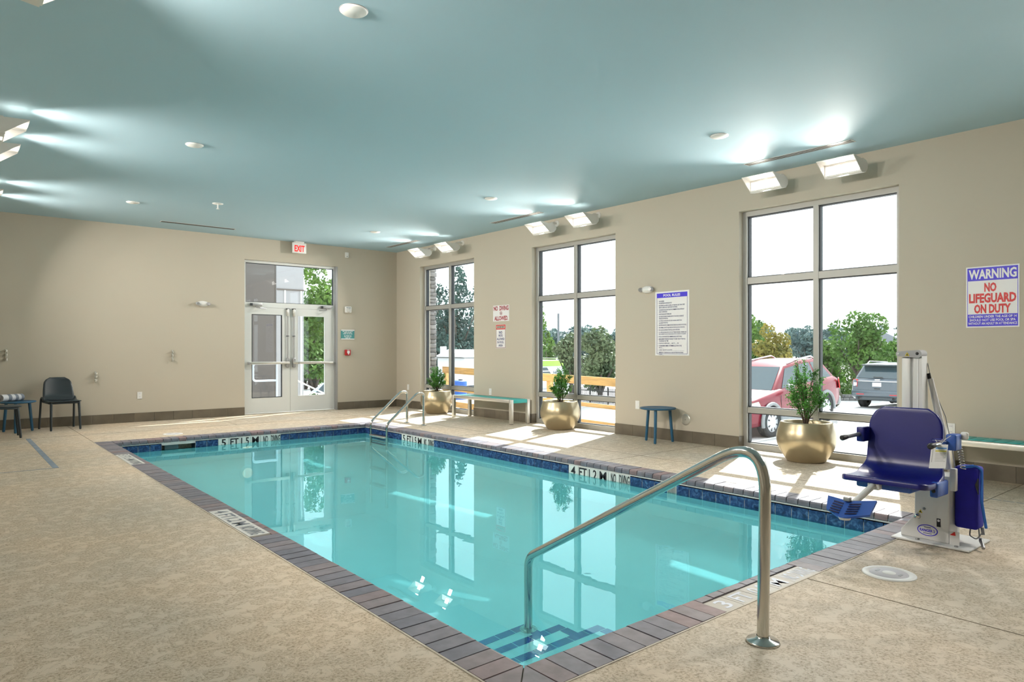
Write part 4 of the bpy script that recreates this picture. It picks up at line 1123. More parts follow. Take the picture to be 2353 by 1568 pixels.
# paper tag tied to the armrest
tg = thing('instruction_tag', 'white printed tag tied to the right armrest of the pool lift', 'tag', (4.45, 1.47, .545))
tq = MB(tg).prism([(4.47, 1.515, .685), (4.47, 1.43, .69), (4.445, 1.435, .555), (4.445, 1.522, .545)], (.0015, 0, 0)).build('card', SIGNW, tg)
def tagline(f0, f1, g0, g1, m, nm):
    P = [Vector((4.47, 1.515, .685)), Vector((4.47, 1.43, .69)), Vector((4.445, 1.435, .555)), Vector((4.445, 1.522, .545))]
    q = lambda f, g: (P[0].lerp(P[1], f)).lerp(P[3].lerp(P[2], f), g) + Vector((-.001, 0, 0))
    MB(tg).quad(q(f0, g0), q(f1, g0), q(f1, g1), q(f0, g1)).build(nm, m, tq)
tagline(.28, .95, .13, .19, mat('tag_blue', (.12, .32, .70), .6), 'printed_band'); tagline(.28, .95, .25, .31, mat('tag_yellow', (.70, .62, .10), .6), 'printed_band')
for i in range(7): tagline(.30, .93-.05*(i % 3), .37+.055*i, .385+.055*i, GREY, 'printed_line')
tagline(.1, .14, .15, .75, GREY, 'printed_line')
MB(tg).tube([(4.47, 1.47, .685), (4.50, 1.455, .715), (4.55, 1.44, .735)], .0016, 5).build('string', WHITE, tg)
MB(tg).tube([(4.47, 1.475, .685), (4.48, 1.50, .71), (4.53, 1.46, .70)], .0016, 5).build('string', WHITE, tg)
# pedestal marks: oval maker's label, hazard triangle, certification label, pivot
def oval(ry, rz_, d, m, nm):
    vs = [(4.87-d, 1.675+ry*math.cos(2*PI*k/40)-.0, .078+rz_*math.sin(2*PI*k/40)+.10*ry*math.cos(2*PI*k/40)*0) for k in range(40)]
    return MB(lift).prism(vs, (-.0006, 0, 0)).build(nm, m, pd)
oval(.060, .036, .0006, BLUEINK, 'label_border'); oval(.054, .031, .0013, SIGNW, 'label_face')
text('lettering', 'RANGER 2', (4.8680, 1.675, .077), RT, UP, .018, BLUEINK, pd, width=.088, bold=.03, root=lift)
MB(lift).box(4.8675, 4.868, 1.655, 1.695, .095, .099).build('print_line', NAVYINK, pd)
MB(lift).box(4.8675, 4.868, 1.650, 1.700, .056, .060).build('print_line', NAVYINK, pd)
MB(lift).prism([(4.869, 1.728, .184), (4.869, 1.704, .184), (4.869, 1.716, .206)], (-.001, 0, 0)).build('hazard_label', YEL, pd)
MB(lift).prism([(4.8675, 1.721, .187), (4.8675, 1.711, .187), (4.8675, 1.716, .198)], (-.0006, 0, 0)).build('hazard_mark', BLACKINK, pd)
MB(lift).box(4.868, 4.8695, 1.600, 1.622, .112, .165).build('certification_label', BLACKINK, pd)
MB(lift).lathe([(0, -.0022), (.008, -.0022)], (4.87, 1.611, .152), 18, 'X').build('certification_mark', SIGNW, pd)
MB(lift).lathe([(0, -.022), (.014, -.02), (.019, -.012), (.02, 0)], (4.87, 1.733, .160), 20, 'X').build('pivot_bolt', STEEL, pd)
MB(lift).lathe([(0, -.006), (.008, -.005), (.009, 0)], (4.87, 1.694, .213), 14, 'X').build('bolt', GREY, pd)

# =================================================================== OUTDOORS
GRASSM = mat('grass', (.07, .13, .03), .9, var=.3, vscale=1.5)
def gz(x):      # parking lot falls away from the walk
    P = [(7.9, -.20), (9.1, -.22), (9.6, -.30), (13.6, -.86), (15.2, -.84), (17.9, -.64), (21, -.72), (27, -1.0), (40, -1.2), (140, -1.2)]
    for (a, za), (b, zb) in zip(P, P[1:]):
        if x <= b: return za+(zb-za)*max(0, (x-a))/(b-a)
    return P[-1][1]
gx = [7.9, 9.1, 9.6, 11.6, 13.6, 15.2, 17.9, 21, 27, 40, 140]
gr = MB()
for a, b in zip(gx, gx[1:]): gr.quad((a, -60, gz(a)), (b, -60, gz(b)), (b, 160, gz(b)), (a, 160, gz(a)))
struct('ground', gr, ASPH, 'pale sunlit parking lot pavement')
gr2 = MB(); yy_ = [(B+.2, -.1), (17.2, -.1), (20.5, -1.15), (160, -1.2)]
for (a, za), (b, zb) in zip(yy_, yy_[1:]): gr2.quad((-30, a, za), (7.9, a, za), (7.9, b, zb), (-30, b, zb)); gr2.quad((7.9, a, za), (12.5, a, za-.15), (12.5, b, zb-.1), (7.9, b, zb))
struct('ground_rear', gr2, ASPH, 'pale pavement outside the double door')
walk = struct('sidewalk', MB().box(7.897, 9.35, -10, 30, -.35, -.16), CONC, 'concrete walk along the window wall')
for k, y in enumerate((3.2, 5.85, 8.45, 11.2, 13.8, 16.4)):
    a, b = Vector((13.9, y)), Vector((19.0, y))
    st = MB(); xs = [13.9, 15.2, 17.9, 19.0]
    for p, q in zip(xs, xs[1:]): st.quad((p, y-.06, gz(p)+.006), (q, y-.06, gz(q)+.006), (q, y+.06, gz(q)+.006), (p, y+.06, gz(p)+.006))
    st.build('stall_line', LINE, bpy.data.objects['ground'])

# wooden guard rail along the walk
gd = thing('guard_rail', 'new yellow lumber guard rail outside the far and middle windows', 'railing', (8.7, 10.2, -.16))
rz_ = lambda y, z: z + .020*(y-8.6)
for y in (7.64, 9.33, 11.0, 12.72): MB(gd).box(8.64, 8.73, y-.045, y+.045, -.17, rz_(y, .765)).build('post', WOOD, gd)
for z0, z1, nm in ((.64, .782, 'top_rail'), (.255, .325, 'middle_rail'), (-.09, .03, 'bottom_rail')):
    y0, y1 = 7.55, 12.77
    MB(gd).prism([(8.60, y0, rz_(y0, z0)), (8.60, y1, rz_(y1, z0)), (8.60, y1, rz_(y1, z1)), (8.60, y0, rz_(y0, z1))], (.038, 0, 0)).build(nm, WOOD, gd)

# stone clad pier outside the far corner
STONE = mat('ledge_stone', (.19, .185, .185), .85, var=.25, vscale=6, rnd=.3, bump=.5, bscale=18)
pier = thing('stone_pier', 'grey stacked stone pier beyond the far window', 'pier', (8.1, 12.75, -.2))
MB(pier).box(7.9, 8.28, 12.62, 13.3, -.2, 4.2).build('core', MORTAR, pier)
rnd = random.Random(5); z = -.18
while z < 4.15:
    h = rnd.uniform(.07, .12); x = 7.9
    while x < 8.27:
        w = min(rnd.uniform(.14, .30), 8.30-x+rnd.uniform(0, .03)); d = rnd.uniform(.02, .05)
        MB(pier).rbox(x+.004, x+w-.004, 12.62-d, 12.625, z+.004, z+h-.004, .008, 1).build('stone', STONE, pier); x += w
    MB(pier).rbox(8.275, 8.28+rnd.uniform(.02, .06), 12.60, 12.9+rnd.uniform(0, .15), z+.004, z+h-.004, .008, 1).build('stone', STONE, pier)
    z += h

# building wing outside the double door
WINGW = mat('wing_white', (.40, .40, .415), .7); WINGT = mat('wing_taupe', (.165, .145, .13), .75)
wing = thing('building_wing', 'pale stucco wing of the building seen through the double door', 'building', (6.6, 18.0, -.1))
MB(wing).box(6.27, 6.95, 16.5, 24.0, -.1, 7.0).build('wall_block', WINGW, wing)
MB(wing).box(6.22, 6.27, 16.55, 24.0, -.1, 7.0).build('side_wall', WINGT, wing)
MB(wing).box(6.26, 6.96, 16.485, 16.5, 2.70, 2.735).build('reveal_line', WINGT, wing)
MB(wing).box(6.45, 6.49, 16.48, 16.5, -.1, 2.7).build('pilaster_edge', WHITE, wing); MB(wing).box(6.86, 6.90, 16.48, 16.5, -.1, 2.7).build('pilaster_edge', WHITE, wing)
wing2 = thing('building_wing', 'taupe stucco wall with a window strip left of the pale wing', 'building', (4.0, 21.5, -.1))
MB(wing2).box(-4, 6.22, 23.0, 23.3, -.1, 7.0).build('wall_block', WINGT, wing2)
MB(wing2).box(4.6, 6.2, 22.97, 23.0, 1.5, 3.0).build('window_glass', CARGLASS, wing2)
# steel rails by the door
hr = thing('door_handrail', 'pale steel looped handrail just outside the left door leaf', 'handrail', (5.6, 15.0, -.1))
MB(hr).tube(fillet([(5.78, 15.2, -.1), (5.78, 15.2, .93), (5.25, 15.2, .93), (5.25, 15.2, .55), (5.78, 15.2, .55)], [.02, .07, .07], 6), .022, 12).build('loop', mat('rail_paint', (.60, .66, .74), .4, metal=.3), hr)
hr2 = thing('ramp_railing', 'white sloping ramp railing outside the right door leaf', 'railing', (6.9, 15.5, -.1))
for dz in (0, -.42): MB(hr2).tube([(6.0, 15.0, .62+dz), (7.15, 15.4, .12+dz*.9)], .018, 10).build('rail', WHITE, hr2)
for x, y, z in ((7.1, 15.38, .14), (6.95, 15.33, .20)): MB(hr2).tube([(x, y, -.12), (x, y, z)], .02, 10).build('post', WHITE, hr2)
hr3 = thing('patio_frame', 'dark metal railing outside the left door leaf', 'railing', (4.9, 16.0, -.1))
MB(hr3).tube([(4.2, 17, .75), (5.9, 17, .75)], .03, 8).build('rail', GREY, hr3)
for x in (4.4, 5.1, 5.8): MB(hr3).tube([(x, 17, -.1), (x, 17, .75)], .025, 8).build('post', GREY, hr3)

# ------------------------------------------------------------------ vegetation
def leaf_cloud(rnd, blobs, n, size, flat=.0):
    mb = MB(); tot = sum(b[3]*b[4]*b[5] for b in blobs)
    for cx, cy, cz, rx, ry, rz in blobs:
        k = max(20, int(n*rx*ry*rz/tot))
        for _ in range(k):
            d = Vector((rnd.gauss(0, 1), rnd.gauss(0, 1), rnd.gauss(0, 1))).normalized()
            q = rnd.uniform(.55, 1.05)**.6
            p = Vector((cx+d.x*rx*q, cy+d.y*ry*q, cz+d.z*rz*q))
            s = size*rnd.uniform(.6, 1.4)
            nn = (d*.6 + Vector((rnd.uniform(-1, 1), rnd.uniform(-1, 1), rnd.uniform(-.4, 1)))).normalized()
            u = nn.orthogonal().normalized(); u.rotate(Matrix.Rotation(rnd.uniform(0, 6.28), 3, nn)); w = nn.cross(u)
            mb.add([p-u*s, p+w*s*.55, p+u*s, p-w*s*.55], [(0, 1, 2, 3)])
    return mb
def tree_proto(seed, h, r, mfol, kind='round', n=3200, leaf=.10, trunk=.12, bare=.25):
    rnd = random.Random(seed); blobs = []
    if kind == 'round':
        for i in range(16):
            a = rnd.uniform(0, 6.28); q = rnd.uniform(.15, .68); zz = rnd.uniform(bare+.14, .86)
            k = r*rnd.uniform(.30, .46); sh = math.sqrt(max(.1, 1-((zz-(bare+1)/2)/((1-bare)/2+.1))**2))
            blobs.append((math.cos(a)*r*q*sh, math.sin(a)*r*q*sh, h*zz, k, k, k*.8))
        blobs.append((0, 0, h*.9, r*.3, r*.3, h*.1)); core = (0, 0, h*(bare+1)/2, r*.55, r*.55, h*.28)
    elif kind == 'cone':
        for i in range(20):
            zz = .08+.9*i/20; rr = r*(1-zz)*.9+.1*r
            for j in range(2):
                a = rnd.uniform(0, 6.28); blobs.append((math.cos(a)*rr*.45, math.sin(a)*rr*.45, h*zz, rr*.65, rr*.65, h*.07))
        core = (0, 0, h*.4, r*.35, r*.35, h*.35)
    fol = leaf_cloud(rnd, blobs, n, leaf)
    tk = MB()
    tk.tube([(0, 0, -.2), (.03*r, 0, h*bare), (0, .05*r, h*.6)], [trunk, trunk*.8, trunk*.3], 8)
    for i in range(5):
        a = i*1.256+rnd.uniform(-.3, .3)
        tk.tube([(0, 0, h*bare*rnd.uniform(.8, 1.1)), (math.cos(a)*r*.3, math.sin(a)*r*.3, h*(bare+.2)), (math.cos(a)*r*.6, math.sin(a)*r*.6, h*(bare+.4))], [trunk*.5, trunk*.35, trunk*.12], 6)
    return fol, tk
BARK = mat('tree_bark', (.075, .06, .05), .9)
F_OLIVE = foliage_material('leaves_olive', (.04, .075, .04, 1), (.17, .22, .11, 1), .9)
F_MAPLE = foliage_material('leaves_maple', (.025, .075, .015, 1), (.12, .24, .04, 1), .8)
F_YELL = foliage_material('leaves_autumn', (.09, .11, .02, 1), (.30, .24, .05, 1), 1.1)
F_DARK = foliage_material('leaves_evergreen', (.025, .055, .055, 1), (.075, .14, .12, 1), .7)
F_FRESH = foliage_material('leaves_fresh', (.035, .095, .02, 1), (.15, .27, .05, 1), .7)
F_HAZE = foliage_material('leaves_haze_tint', (.06, .11, .13, 1), (.15, .23, .20, 1), .35)  # aerial haze of the far hill put into the bluish leaf colour
F_HEDGE = foliage_material('leaves_hedge', (.025, .065, .015, 1), (.11, .19, .04, 1), 2)
def tree(x, y, z, h, r, mf, seed, label, kind='round', n=3200, leaf=.10, trunk=.12, bare=.25, name='tree', group=None):
    t = thing(name, label, 'tree', (x, y, z), group=group)
    fol, tk = tree_proto(seed, h, r, mf, kind, n, leaf, trunk, bare)
    fol.build('foliage', mf, t, kind='stuff'); tk.build('trunk', BARK, t)
    return t
x, y = (23.73, 33.59); tree(x, y, -1.2, 7.8, 2.3, F_DARK, 31, 'tall dark evergreen tree behind the white trailer', 'cone', 5200, .13)
x, y = (26.19, 39.35); tree(x, y, -1.2, 7.0, 2.1, F_DARK, 32, 'shorter dark evergreen tree beside the stone pier', 'cone', 4200, .13)
x, y = (31.87, 42.43); tree(x, y, -1.2, 7.4, 2.3, F_DARK, 39, 'dark evergreen tree at the right edge of the far window', 'cone', 3600, .13)
x, y = (18.45, 17.17); tree(x, y, -1.1, 3.2, 1.15, F_OLIVE, 33, 'round grey-green tree with a forked trunk in the middle window', n=4600, leaf=.075, bare=.22)
x, y = (21.18, 21.41); tree(x, y, -1.1, 3.1, .95, F_OLIVE, 34, 'grey-green tree behind the window mullion, left of the round one', n=3000, leaf=.085)
x, y = (27.94, 30.09); tree(x, y, -1.2, 3.6, .95, F_FRESH, 35, 'bright green conical tree above the green van', 'cone', 2600, .08)
x, y = (31.43, 34.99); tree(x, y, -1.2, 5.6, 1.5, F_FRESH, 36, 'tall light green tree at the left of the middle window', n=3600, leaf=.10)
x, y = (25.03, 14.29); tree(x, y, -1.0, 3.3, 1.05, F_YELL, 37, 'yellow-green autumn tree behind the red car', n=3200, leaf=.075, bare=.12)
x, y = (30.74, 18.65); tree(x, y, -1.0, 4.2, 1.1, F_FRESH, 45, 'green tree behind the autumn tree at the window edge', n=2600, leaf=.09)
x, y = (33.94, 14.69); tree(x, y, -1.15, 4.3, 1.75, F_MAPLE, 38, 'broad green maple tree behind the grey car', n=5200, leaf=.09, trunk=.15)
x, y = (38.83, 14.52); tree(x, y, -1.15, 3.4, 1.5, F_MAPLE, 46, 'green tree behind the pool lift mast', n=3200, leaf=.10)
x, y = (35.79, 17.05); tree(x, y, -1.15, 2.9, 1.2, F_FRESH, 40, 'lime green tree beside the window mullion', n=3200, leaf=.09, bare=.1)
x, y = (11.27, 25.74); tree(x, y, -1.2, 6.1, 1.6, F_FRESH, 41, 'tall green tree seen through the double door', n=6200, leaf=.095, bare=.12)
x, y = (13.52, 29.08); tree(x, y, -1.2, 5.0, 1.8, F_MAPLE, 42, 'broad green tree at the right of the double door', n=4200, leaf=.10, bare=.08)
x, y = (14.65, 34.65); tree(x, y, -1.2, 4.6, 1.6, F_MAPLE, 43, 'dark green tree low behind the tall one at the door', n=4200, leaf=.10, bare=.05)
# wooded hill: a row of far trees sharing three meshes
protos = []
for sd in (51, 52, 53):
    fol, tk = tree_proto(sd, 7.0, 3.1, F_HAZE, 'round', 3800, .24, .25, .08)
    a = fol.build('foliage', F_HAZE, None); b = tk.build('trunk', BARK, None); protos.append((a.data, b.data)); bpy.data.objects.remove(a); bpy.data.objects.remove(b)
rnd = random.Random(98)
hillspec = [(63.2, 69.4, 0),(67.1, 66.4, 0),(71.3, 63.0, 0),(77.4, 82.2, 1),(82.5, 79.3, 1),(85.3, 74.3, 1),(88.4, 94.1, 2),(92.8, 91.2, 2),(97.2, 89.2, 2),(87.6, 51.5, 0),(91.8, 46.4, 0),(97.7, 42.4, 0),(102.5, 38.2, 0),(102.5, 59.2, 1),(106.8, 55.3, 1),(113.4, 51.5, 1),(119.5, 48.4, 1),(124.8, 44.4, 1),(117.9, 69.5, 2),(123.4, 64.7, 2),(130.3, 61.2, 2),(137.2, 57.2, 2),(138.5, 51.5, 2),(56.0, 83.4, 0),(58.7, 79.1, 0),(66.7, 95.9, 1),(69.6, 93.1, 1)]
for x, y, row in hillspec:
    t = thing('hill_tree', 'haze tinted blue-green tree on the distant wooded hill', 'tree', (x, y, -1.6+row*.55+rnd.uniform(-.2, .2)), rnd.uniform(0, 6), 'trees on the distant wooded hill')
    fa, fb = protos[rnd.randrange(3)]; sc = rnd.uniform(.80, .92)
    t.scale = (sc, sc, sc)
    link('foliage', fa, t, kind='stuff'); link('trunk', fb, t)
# hedge, boulder, shrub
x, y = (34.18, 15.79)
hd = thing('hedge', 'clipped green hedge between the red and grey cars', 'hedge', (x, y, -1.15))
rnd = random.Random(8); leaf_cloud(rnd, [(-.0+i*.45, -i*.05, .38, .42, .38, .36) for i in range(-4, 5)], 3600, .05).build('foliage', F_HEDGE, hd, kind='stuff')
MB().box(-2, 2, -.2, .2, .0, .12).build('stems', BARK, hd)
for (xa, ya), (xb, yb), nb_, lb, sd in (((40.97, 25.75), (50.41, 17.9), 18, 'long green shrub row behind the parked cars', 14), ((33.17, 37.45), (33.81, 29.11), 9, 'green shrub row behind the picket fence', 15)):
    sr = thing('shrub_row', lb, 'shrubs', ((xa+xb)/2, (ya+yb)/2, -1.25)); r15 = random.Random(sd)
    leaf_cloud(r15, [((xb-xa)*(i/(nb_-1)-.5), (yb-ya)*(i/(nb_-1)-.5), .75+r15.uniform(-.1, .25), .75, .75, .85) for i in range(nb_)], nb_*420, .10).build('foliage', F_HEDGE, sr, kind='stuff')
    MB().tube([(-(xb-xa)/2, -(yb-ya)/2, .1), ((xb-xa)/2, (yb-ya)/2, .1)], .09, 6).build('stems', BARK, sr)
x, y = (27.0, 12.66)
bo = thing('boulder', 'mossy upright boulder beside the back of the red car', 'rock', (x, y, gz(x)-.02))
bm = bmesh.new(); bmesh.ops.create_icosphere(bm, subdivisions=3, radius=1)
for v in bm.verts:
    n = v.co.normalized(); k = 1+.13*math.sin(n.x*5+1)*math.cos(n.y*6)+.08*math.sin(n.z*9+n.x*4)
    v.co = Vector((n.x*.30*k, n.y*.30*k, .42+n.z*.46*k))
MB().bm(bm, True).build('stone_body', mat('boulder_stone', (.10, .10, .07), .9, var=.5, vscale=6, bump=.6, bscale=12), bo)
MB().lathe([(.16, .80), (.10, .88), (0, .90)], (0, 0, 0), 10).build('moss_cap', GRASSM, bo)
x, y = (6.51, 14.87)
sb = thing('low_shrub', 'small yellow-green shrub beside the ramp railing at the door', 'shrub', (x, y, -.1))
leaf_cloud(random.Random(4), [(0, 0, .16, .24, .24, .18), (.2, .05, .12, .18, .18, .14)], 900, .035).build('foliage', F_HEDGE, sb, kind='stuff')
MB().tube([(0, 0, 0), (0, 0, .15)], .015, 6).build('stem', BARK, sb)
# stone edging wall
x, y = (31.32, 14.27)
sw = thing('stone_edging', 'low pale stone edging wall behind the grey car', 'wall', (x, y, gz(x)))
for i in range(10):
    for j in range(2): MB().rbox(-1.4+.28*i+.07*j, -1.13+.28*i+.07*j, -.12, .12, .14*j, .14*j+.132, .012, 1).build('stone', STONE, sw)
sw.rotation_euler = (0, 0, -.6)
# lamp post and fence
x, y = (26.28, 27.56)
lp = thing('light_pole', 'slim grey light pole standing among the trees', 'light pole', (x, y, -1.2))
MB().tube([(0, 0, 0), (0, 0, 4.45)], [.075, .055], 10).build('pole', mat('pole_grey', (.12, .14, .16), .5), lp)
MB().lathe([(.16, 0), (.16, .25), (.09, .3), (0, .3)], (0, 0, 0), 16).build('footing', CONC, lp)
a = Vector((17.01, 17.07, -1.0)); b = Vector((16.9, 14.55, -1.0))
fn = thing('picket_fence', 'black metal picket fence beyond the guard rail', 'fence', ((a+b)/2))
d = (b-a); nn = 44; pk = MB(fn)
for i in range(nn+1):
    p = a+d*i/nn; pk.tube([p, p+Vector((0, 0, .95))], .010, 4, False)
pk.build('pickets', DARK, fn, kind='stuff')
for z in (.12, .85): MB(fn).tube([a+Vector((0, 0, z)), b+Vector((0, 0, z))], .018, 6).build('rail', DARK, fn)
for i in range(4):
    p = a+d*i/3; MB(fn).tube([p, p+Vector((0, 0, 1.0))], .03, 6).build('post', DARK, fn)
# house behind the maple
x, y = (55.46, 21.5)
ho = thing('brick_house', 'distant house with a grey shingle roof behind the maple', 'house', (x, y, -1.2))
MB().box(-2.5, 2.5, -2, 2, 0, 2.9).build('wall', mat('house_wall', (.30, .24, .21), .9), ho)
MB().prism([(-2.8, -2.3, 2.8), (-2.8, 2.3, 2.8), (-2.8, 0, 4.0)], (5.6, 0, 0)).build('roof', mat('house_roof', (.20, .22, .25), .9), ho)
for k in (-1.4, 0, 1.4): MB().box(-2.53, -2.5, k-.35, k+.35, 1.2, 2.3).build('window', CARGLASS, ho)

# =================================================================== CARS
TIRE = mat('tyre', (.022, .023, .025), .8); CLAD = mat('grey_cladding', (.22, .24, .25), .5); CHROME = mat('chrome', (.75, .76, .78), .15, metal=1)
HUBW = mat('hubcap_silver', (.62, .64, .68), .3, metal=.4); TAILR = mat('tail_lamp', (.55, .01, .02), .15); HEADL = mat('head_lamp', (.62, .60, .55), .1); PLATE = mat('plate_white', (.70, .71, .74), .5)
def loft(secs, seg_fn, cap=True):
    mb = MB(); rings = [seg_fn(*s) for s in secs]; n = len(rings[0])
    vs = [p for r in rings for p in r]; fs = []
    for i in range(len(rings)-1):
        for k in range(n): fs.append((i*n+k, i*n+(k+1) % n, (i+1)*n+(k+1) % n, (i+1)*n+k))
    mb.add(vs, fs, True)
    mb.add(rings[0], [tuple(range(n))]); mb.add(rings[-1], [tuple(range(n))[::-1]])
    return mb
def ring(x, w, z0, z1):
    half = [(0, z0), (w*.80, z0), (w*.97, z0+.05), (w, z0+.16), (w, (z0+z1)*.5), (w*.985, z1-.16), (w*.95, z1-.05), (w*.86, z1), (0, z1+.012)]
    return [(x, y, z) for y, z in half] + [(x, -y, z) for y, z in half[-2:0:-1]]
def wheel(car, x, side, w, r, spokes=8, rim=.66, cap=HUBW):
    y0 = side*(w-.235); y1 = side*(w-.005); s = side
    t = MB().lathe([(r*.6, y0), (r*.93, y0), (r, y0+s*.03), (r, y1-s*.03), (r*.95, y1-s*.006), (r*.70, y1-s*.004), (r*.66, y1-s*.03)], (x, 0, r), 32, 'Y').build('tyre', TIRE, car)
    MB().lathe([(r*rim, y1-s*.02), (r*rim*.97, y1-s*.004), (r*.3, y1+s*.006), (0, y1+s*.010)], (x, 0, r), 32, 'Y').build('hubcap', cap, t)
    for k in range(spokes):
        a = 2*PI*(k+.5)/spokes; c = Vector((x+math.cos(a)*r*.49, y1+s*.0045, r+math.sin(a)*r*.49)); u = Vector((math.cos(a), 0, math.sin(a))); v = Vector((-math.sin(a), 0, math.cos(a)))
        MB().prism([c-u*r*.14, c+v*r*.07+u*r*.08, c+u*r*.13, c-v*r*.07+u*r*.08], (0, s*.004, 0)).build('hubcap_hole', DARK, t)
    return t
def suv(name, label, loc, rz, pitch, paint, Ln, Wd, Ht, axle_f, axle_r, body, roof, wheel_r=.36, clad=CLAD, rear=None):
    car = thing(name, label, 'car', loc, rz); car.rotation_euler = (0, pitch, rz)
    hw = Wd/2
    bdy = loft([(x, w*hw, z0, z1) for x, w, z0, z1 in body], ring).build('body', paint, car)
    # greenhouse
    (xf0, zf0, wf0), (xf1, zf1, wf1), (xm, zm, wm), (xr1, zr1, wr1), (xr0, zr0, wr0) = roof
    A = [Vector((xf0, wf0*hw, zf0)), Vector((xr0, wr0*hw, zr0)), Vector((xr1, wr1*hw, zr1)), Vector((xm, wm*hw, zm)), Vector((xf1, wf1*hw, zf1))]
    mir = lambda v: Vector((v.x, -v.y, v.z))
    gh = MB(); vs = A+[mir(v) for v in A]
    gh.add(vs, [(0, 4, 3, 2, 1), (5, 6, 7, 8, 9), (0, 5, 9, 4), (4, 9, 8, 3), (3, 8, 7, 2), (2, 7, 6, 1), (0, 1, 6, 5)], False)
    g = gh.build('cabin', paint, car)
    bv = g.modifiers.new('b', 'BEVEL'); bv.width = .07; bv.segments = 4
    for p in g.data.polygons: p.use_smooth = True
    def patch(P, ins, nm, m, out=.010):
        c = sum(P, Vector())/len(P); n = (P[1]-P[0]).cross(P[-1]-P[0]).normalized()
        if n.dot(c-Vector((0, 0, Ht*.6))) < 0: n = -n
        Q = [c+(p-c)*(1-ins) + n*out for p in P]
        return MB().prism(Q, -n*.02).build(nm, m, g)
    patch([A[0], A[4], mir(A[4]), mir(A[0])], .12, 'windscreen', CARGLASS, .012)
    rw = patch([A[1], A[2], mir(A[2]), mir(A[1])], .13, 'rear_window', CARGLASS, .012)
    for f in (lambda v: v, mir):
        a, b, c_, d, e_ = [f(v) for v in A]
        def side_pt(t, s):     # t along the sill front to rear, s up
            top = [e_, d, c_]; lo = a.lerp(b, t)
            tt = t*2; hi = e_.lerp(d, tt) if tt < 1 else d.lerp(c_, tt-1)
            return lo.lerp(hi, s)
        for t0, t1, u0, u1 in ((.10, .38, .05, .36), (.41, .67, .40, .66), (.70, .93, .70, .90)):
            patch([side_pt(t0, .08), side_pt(t1, .08), side_pt(u1, .86), side_pt(u0, .86)], .0, 'side_window', CARGLASS, .014)
    yo = lambda s: s*(hw+.002)
    for s in (-1, 1):
        for ax in (axle_f, axle_r):
            MB().lathe([(0, s*(hw-.03)), (wheel_r*1.12, s*(hw-.03)), (wheel_r*1.12, s*(hw+.004)), (0, s*(hw+.004))], (ax, 0, wheel_r+.02), 32, 'Y').build('wheel_well', DARK, bdy)
            arcp = [(ax+math.cos(a*PI/14)*wheel_r*1.17, s*(hw+.004), wheel_r+.02+math.sin(a*PI/14)*wheel_r*1.17) for a in range(-1, 16)]
            MB().tube(arcp, .045, 8).build('arch_trim', clad, bdy)
            wheel(car, ax, s, hw+.018, wheel_r)
        sk = MB().rbox(axle_r+wheel_r*1.2, axle_f-wheel_r*1.2, s*(hw-.04) if s > 0 else -hw-.012, hw+.012 if s > 0 else -(hw-.04), body[3][2]-.02, body[3][2]+.16, .02).build('sill_cladding', clad, bdy)
        zh = body[5][3]
        for xx in (axle_f-wheel_r*1.25, (axle_f+axle_r)/2-.1):
            MB().box(xx-.004, xx+.004, s*hw-.003 if s > 0 else -hw-.004, hw+.004 if s > 0 else -hw+.003, .45, zh-.12).build('door_gap', DARK, bdy)
        for xx in ((axle_f+axle_r)/2+.02, (axle_f+axle_r)/2-1.0):
            MB().rbox(xx, xx+.2, s*(hw+.018)-.014, s*(hw+.018)+.014, zh-.25, zh-.21, .008).build('door_handle', paint, bdy)
        mrb = MB().rbox(xf0-.42, xf0-.25, s*(hw+.10)-.09, s*(hw+.10)+.09, zf0+.02, zf0+.17, .04, 3).build('mirror', clad if clad is not None else paint, car)
        rl = MB().tube(fillet([(xf1-.15, s*wf1*hw*.88, zf1+.0), (xf1-.3, s*wf1*hw*.9, zf1+.075), (xr1+.35, s*wr1*hw*.92, zr1+.085), (xr1+.15, s*wr1*hw*.9, zr1)], [.1, .1], 5), .022, 8).build('roof_rail', CHROME if clad is CLAD else GREY, car)
    return car, bdy, g
RED = mat('car_red', (.17, .005, .018), .32, coat=.2)
GREYB = mat('car_grey_blue', (.085, .11, .135), .28, metal=.3, coat=.5)
body_red = [(2.27, .62, .40, .62), (2.24, .74, .33, .76), (2.12, .88, .28, .88), (1.7, .97, .27, .98), (1.2, 1.0, .27, 1.04), (.8, 1.0, .27, 1.08), (-1.4, 1.0, .27, 1.13), (-1.95, .985, .30, 1.14), (-2.2, .94, .36, 1.10), (-2.28, .86, .42, .98)]
roof_red = [(1.02, 1.03, .86), (.22, 1.60, .68), (-.6, 1.68, .69), (-1.65, 1.64, .66), (-2.18, 1.08, .86)]
rc, rb, rg_ = suv('red_car', 'red sport utility car parked nose-in outside the nearest window', (16.55, 9.47, -.745), PI, math.radians(4.2), RED, 4.57, 1.86, 1.70, 1.38, -1.33, body_red, roof_red)
for s in (-1, 1):
    MB().prism([(2.22, s*.50, .68), (2.05, s*.82, .72), (1.80, s*.90, .80), (1.85, s*.88, .90), (2.08, s*.76, .86), (2.20, s*.52, .80)], (.05, s*.02, .012)).build('head_lamp', HEADL, rb)
    MB().prism([(-2.10, s*.925, .80), (-2.24, s*.84, .80), (-2.22, s*.84, 1.08), (-2.05, s*.925, 1.06)], (-.03, s*.015, 0)).build('tail_lamp', TAILR, rb)
MB().rbox(2.10, 2.30, -.80, .80, .30, .46, .04).build('front_bumper', CLAD, rb)
MB().rbox(2.22, 2.285, -.42, .42, .58, .70, .02).build('grille', DARK, rb)
MB().rbox(-2.32, -2.12, -.88, .88, .34, .58, .05).build('rear_bumper', CLAD, rb)
MB().tube([(1.0, -.7, 1.075), (1.0, .1, 1.08)], .012, 6).build('wiper', DARK, rg_)

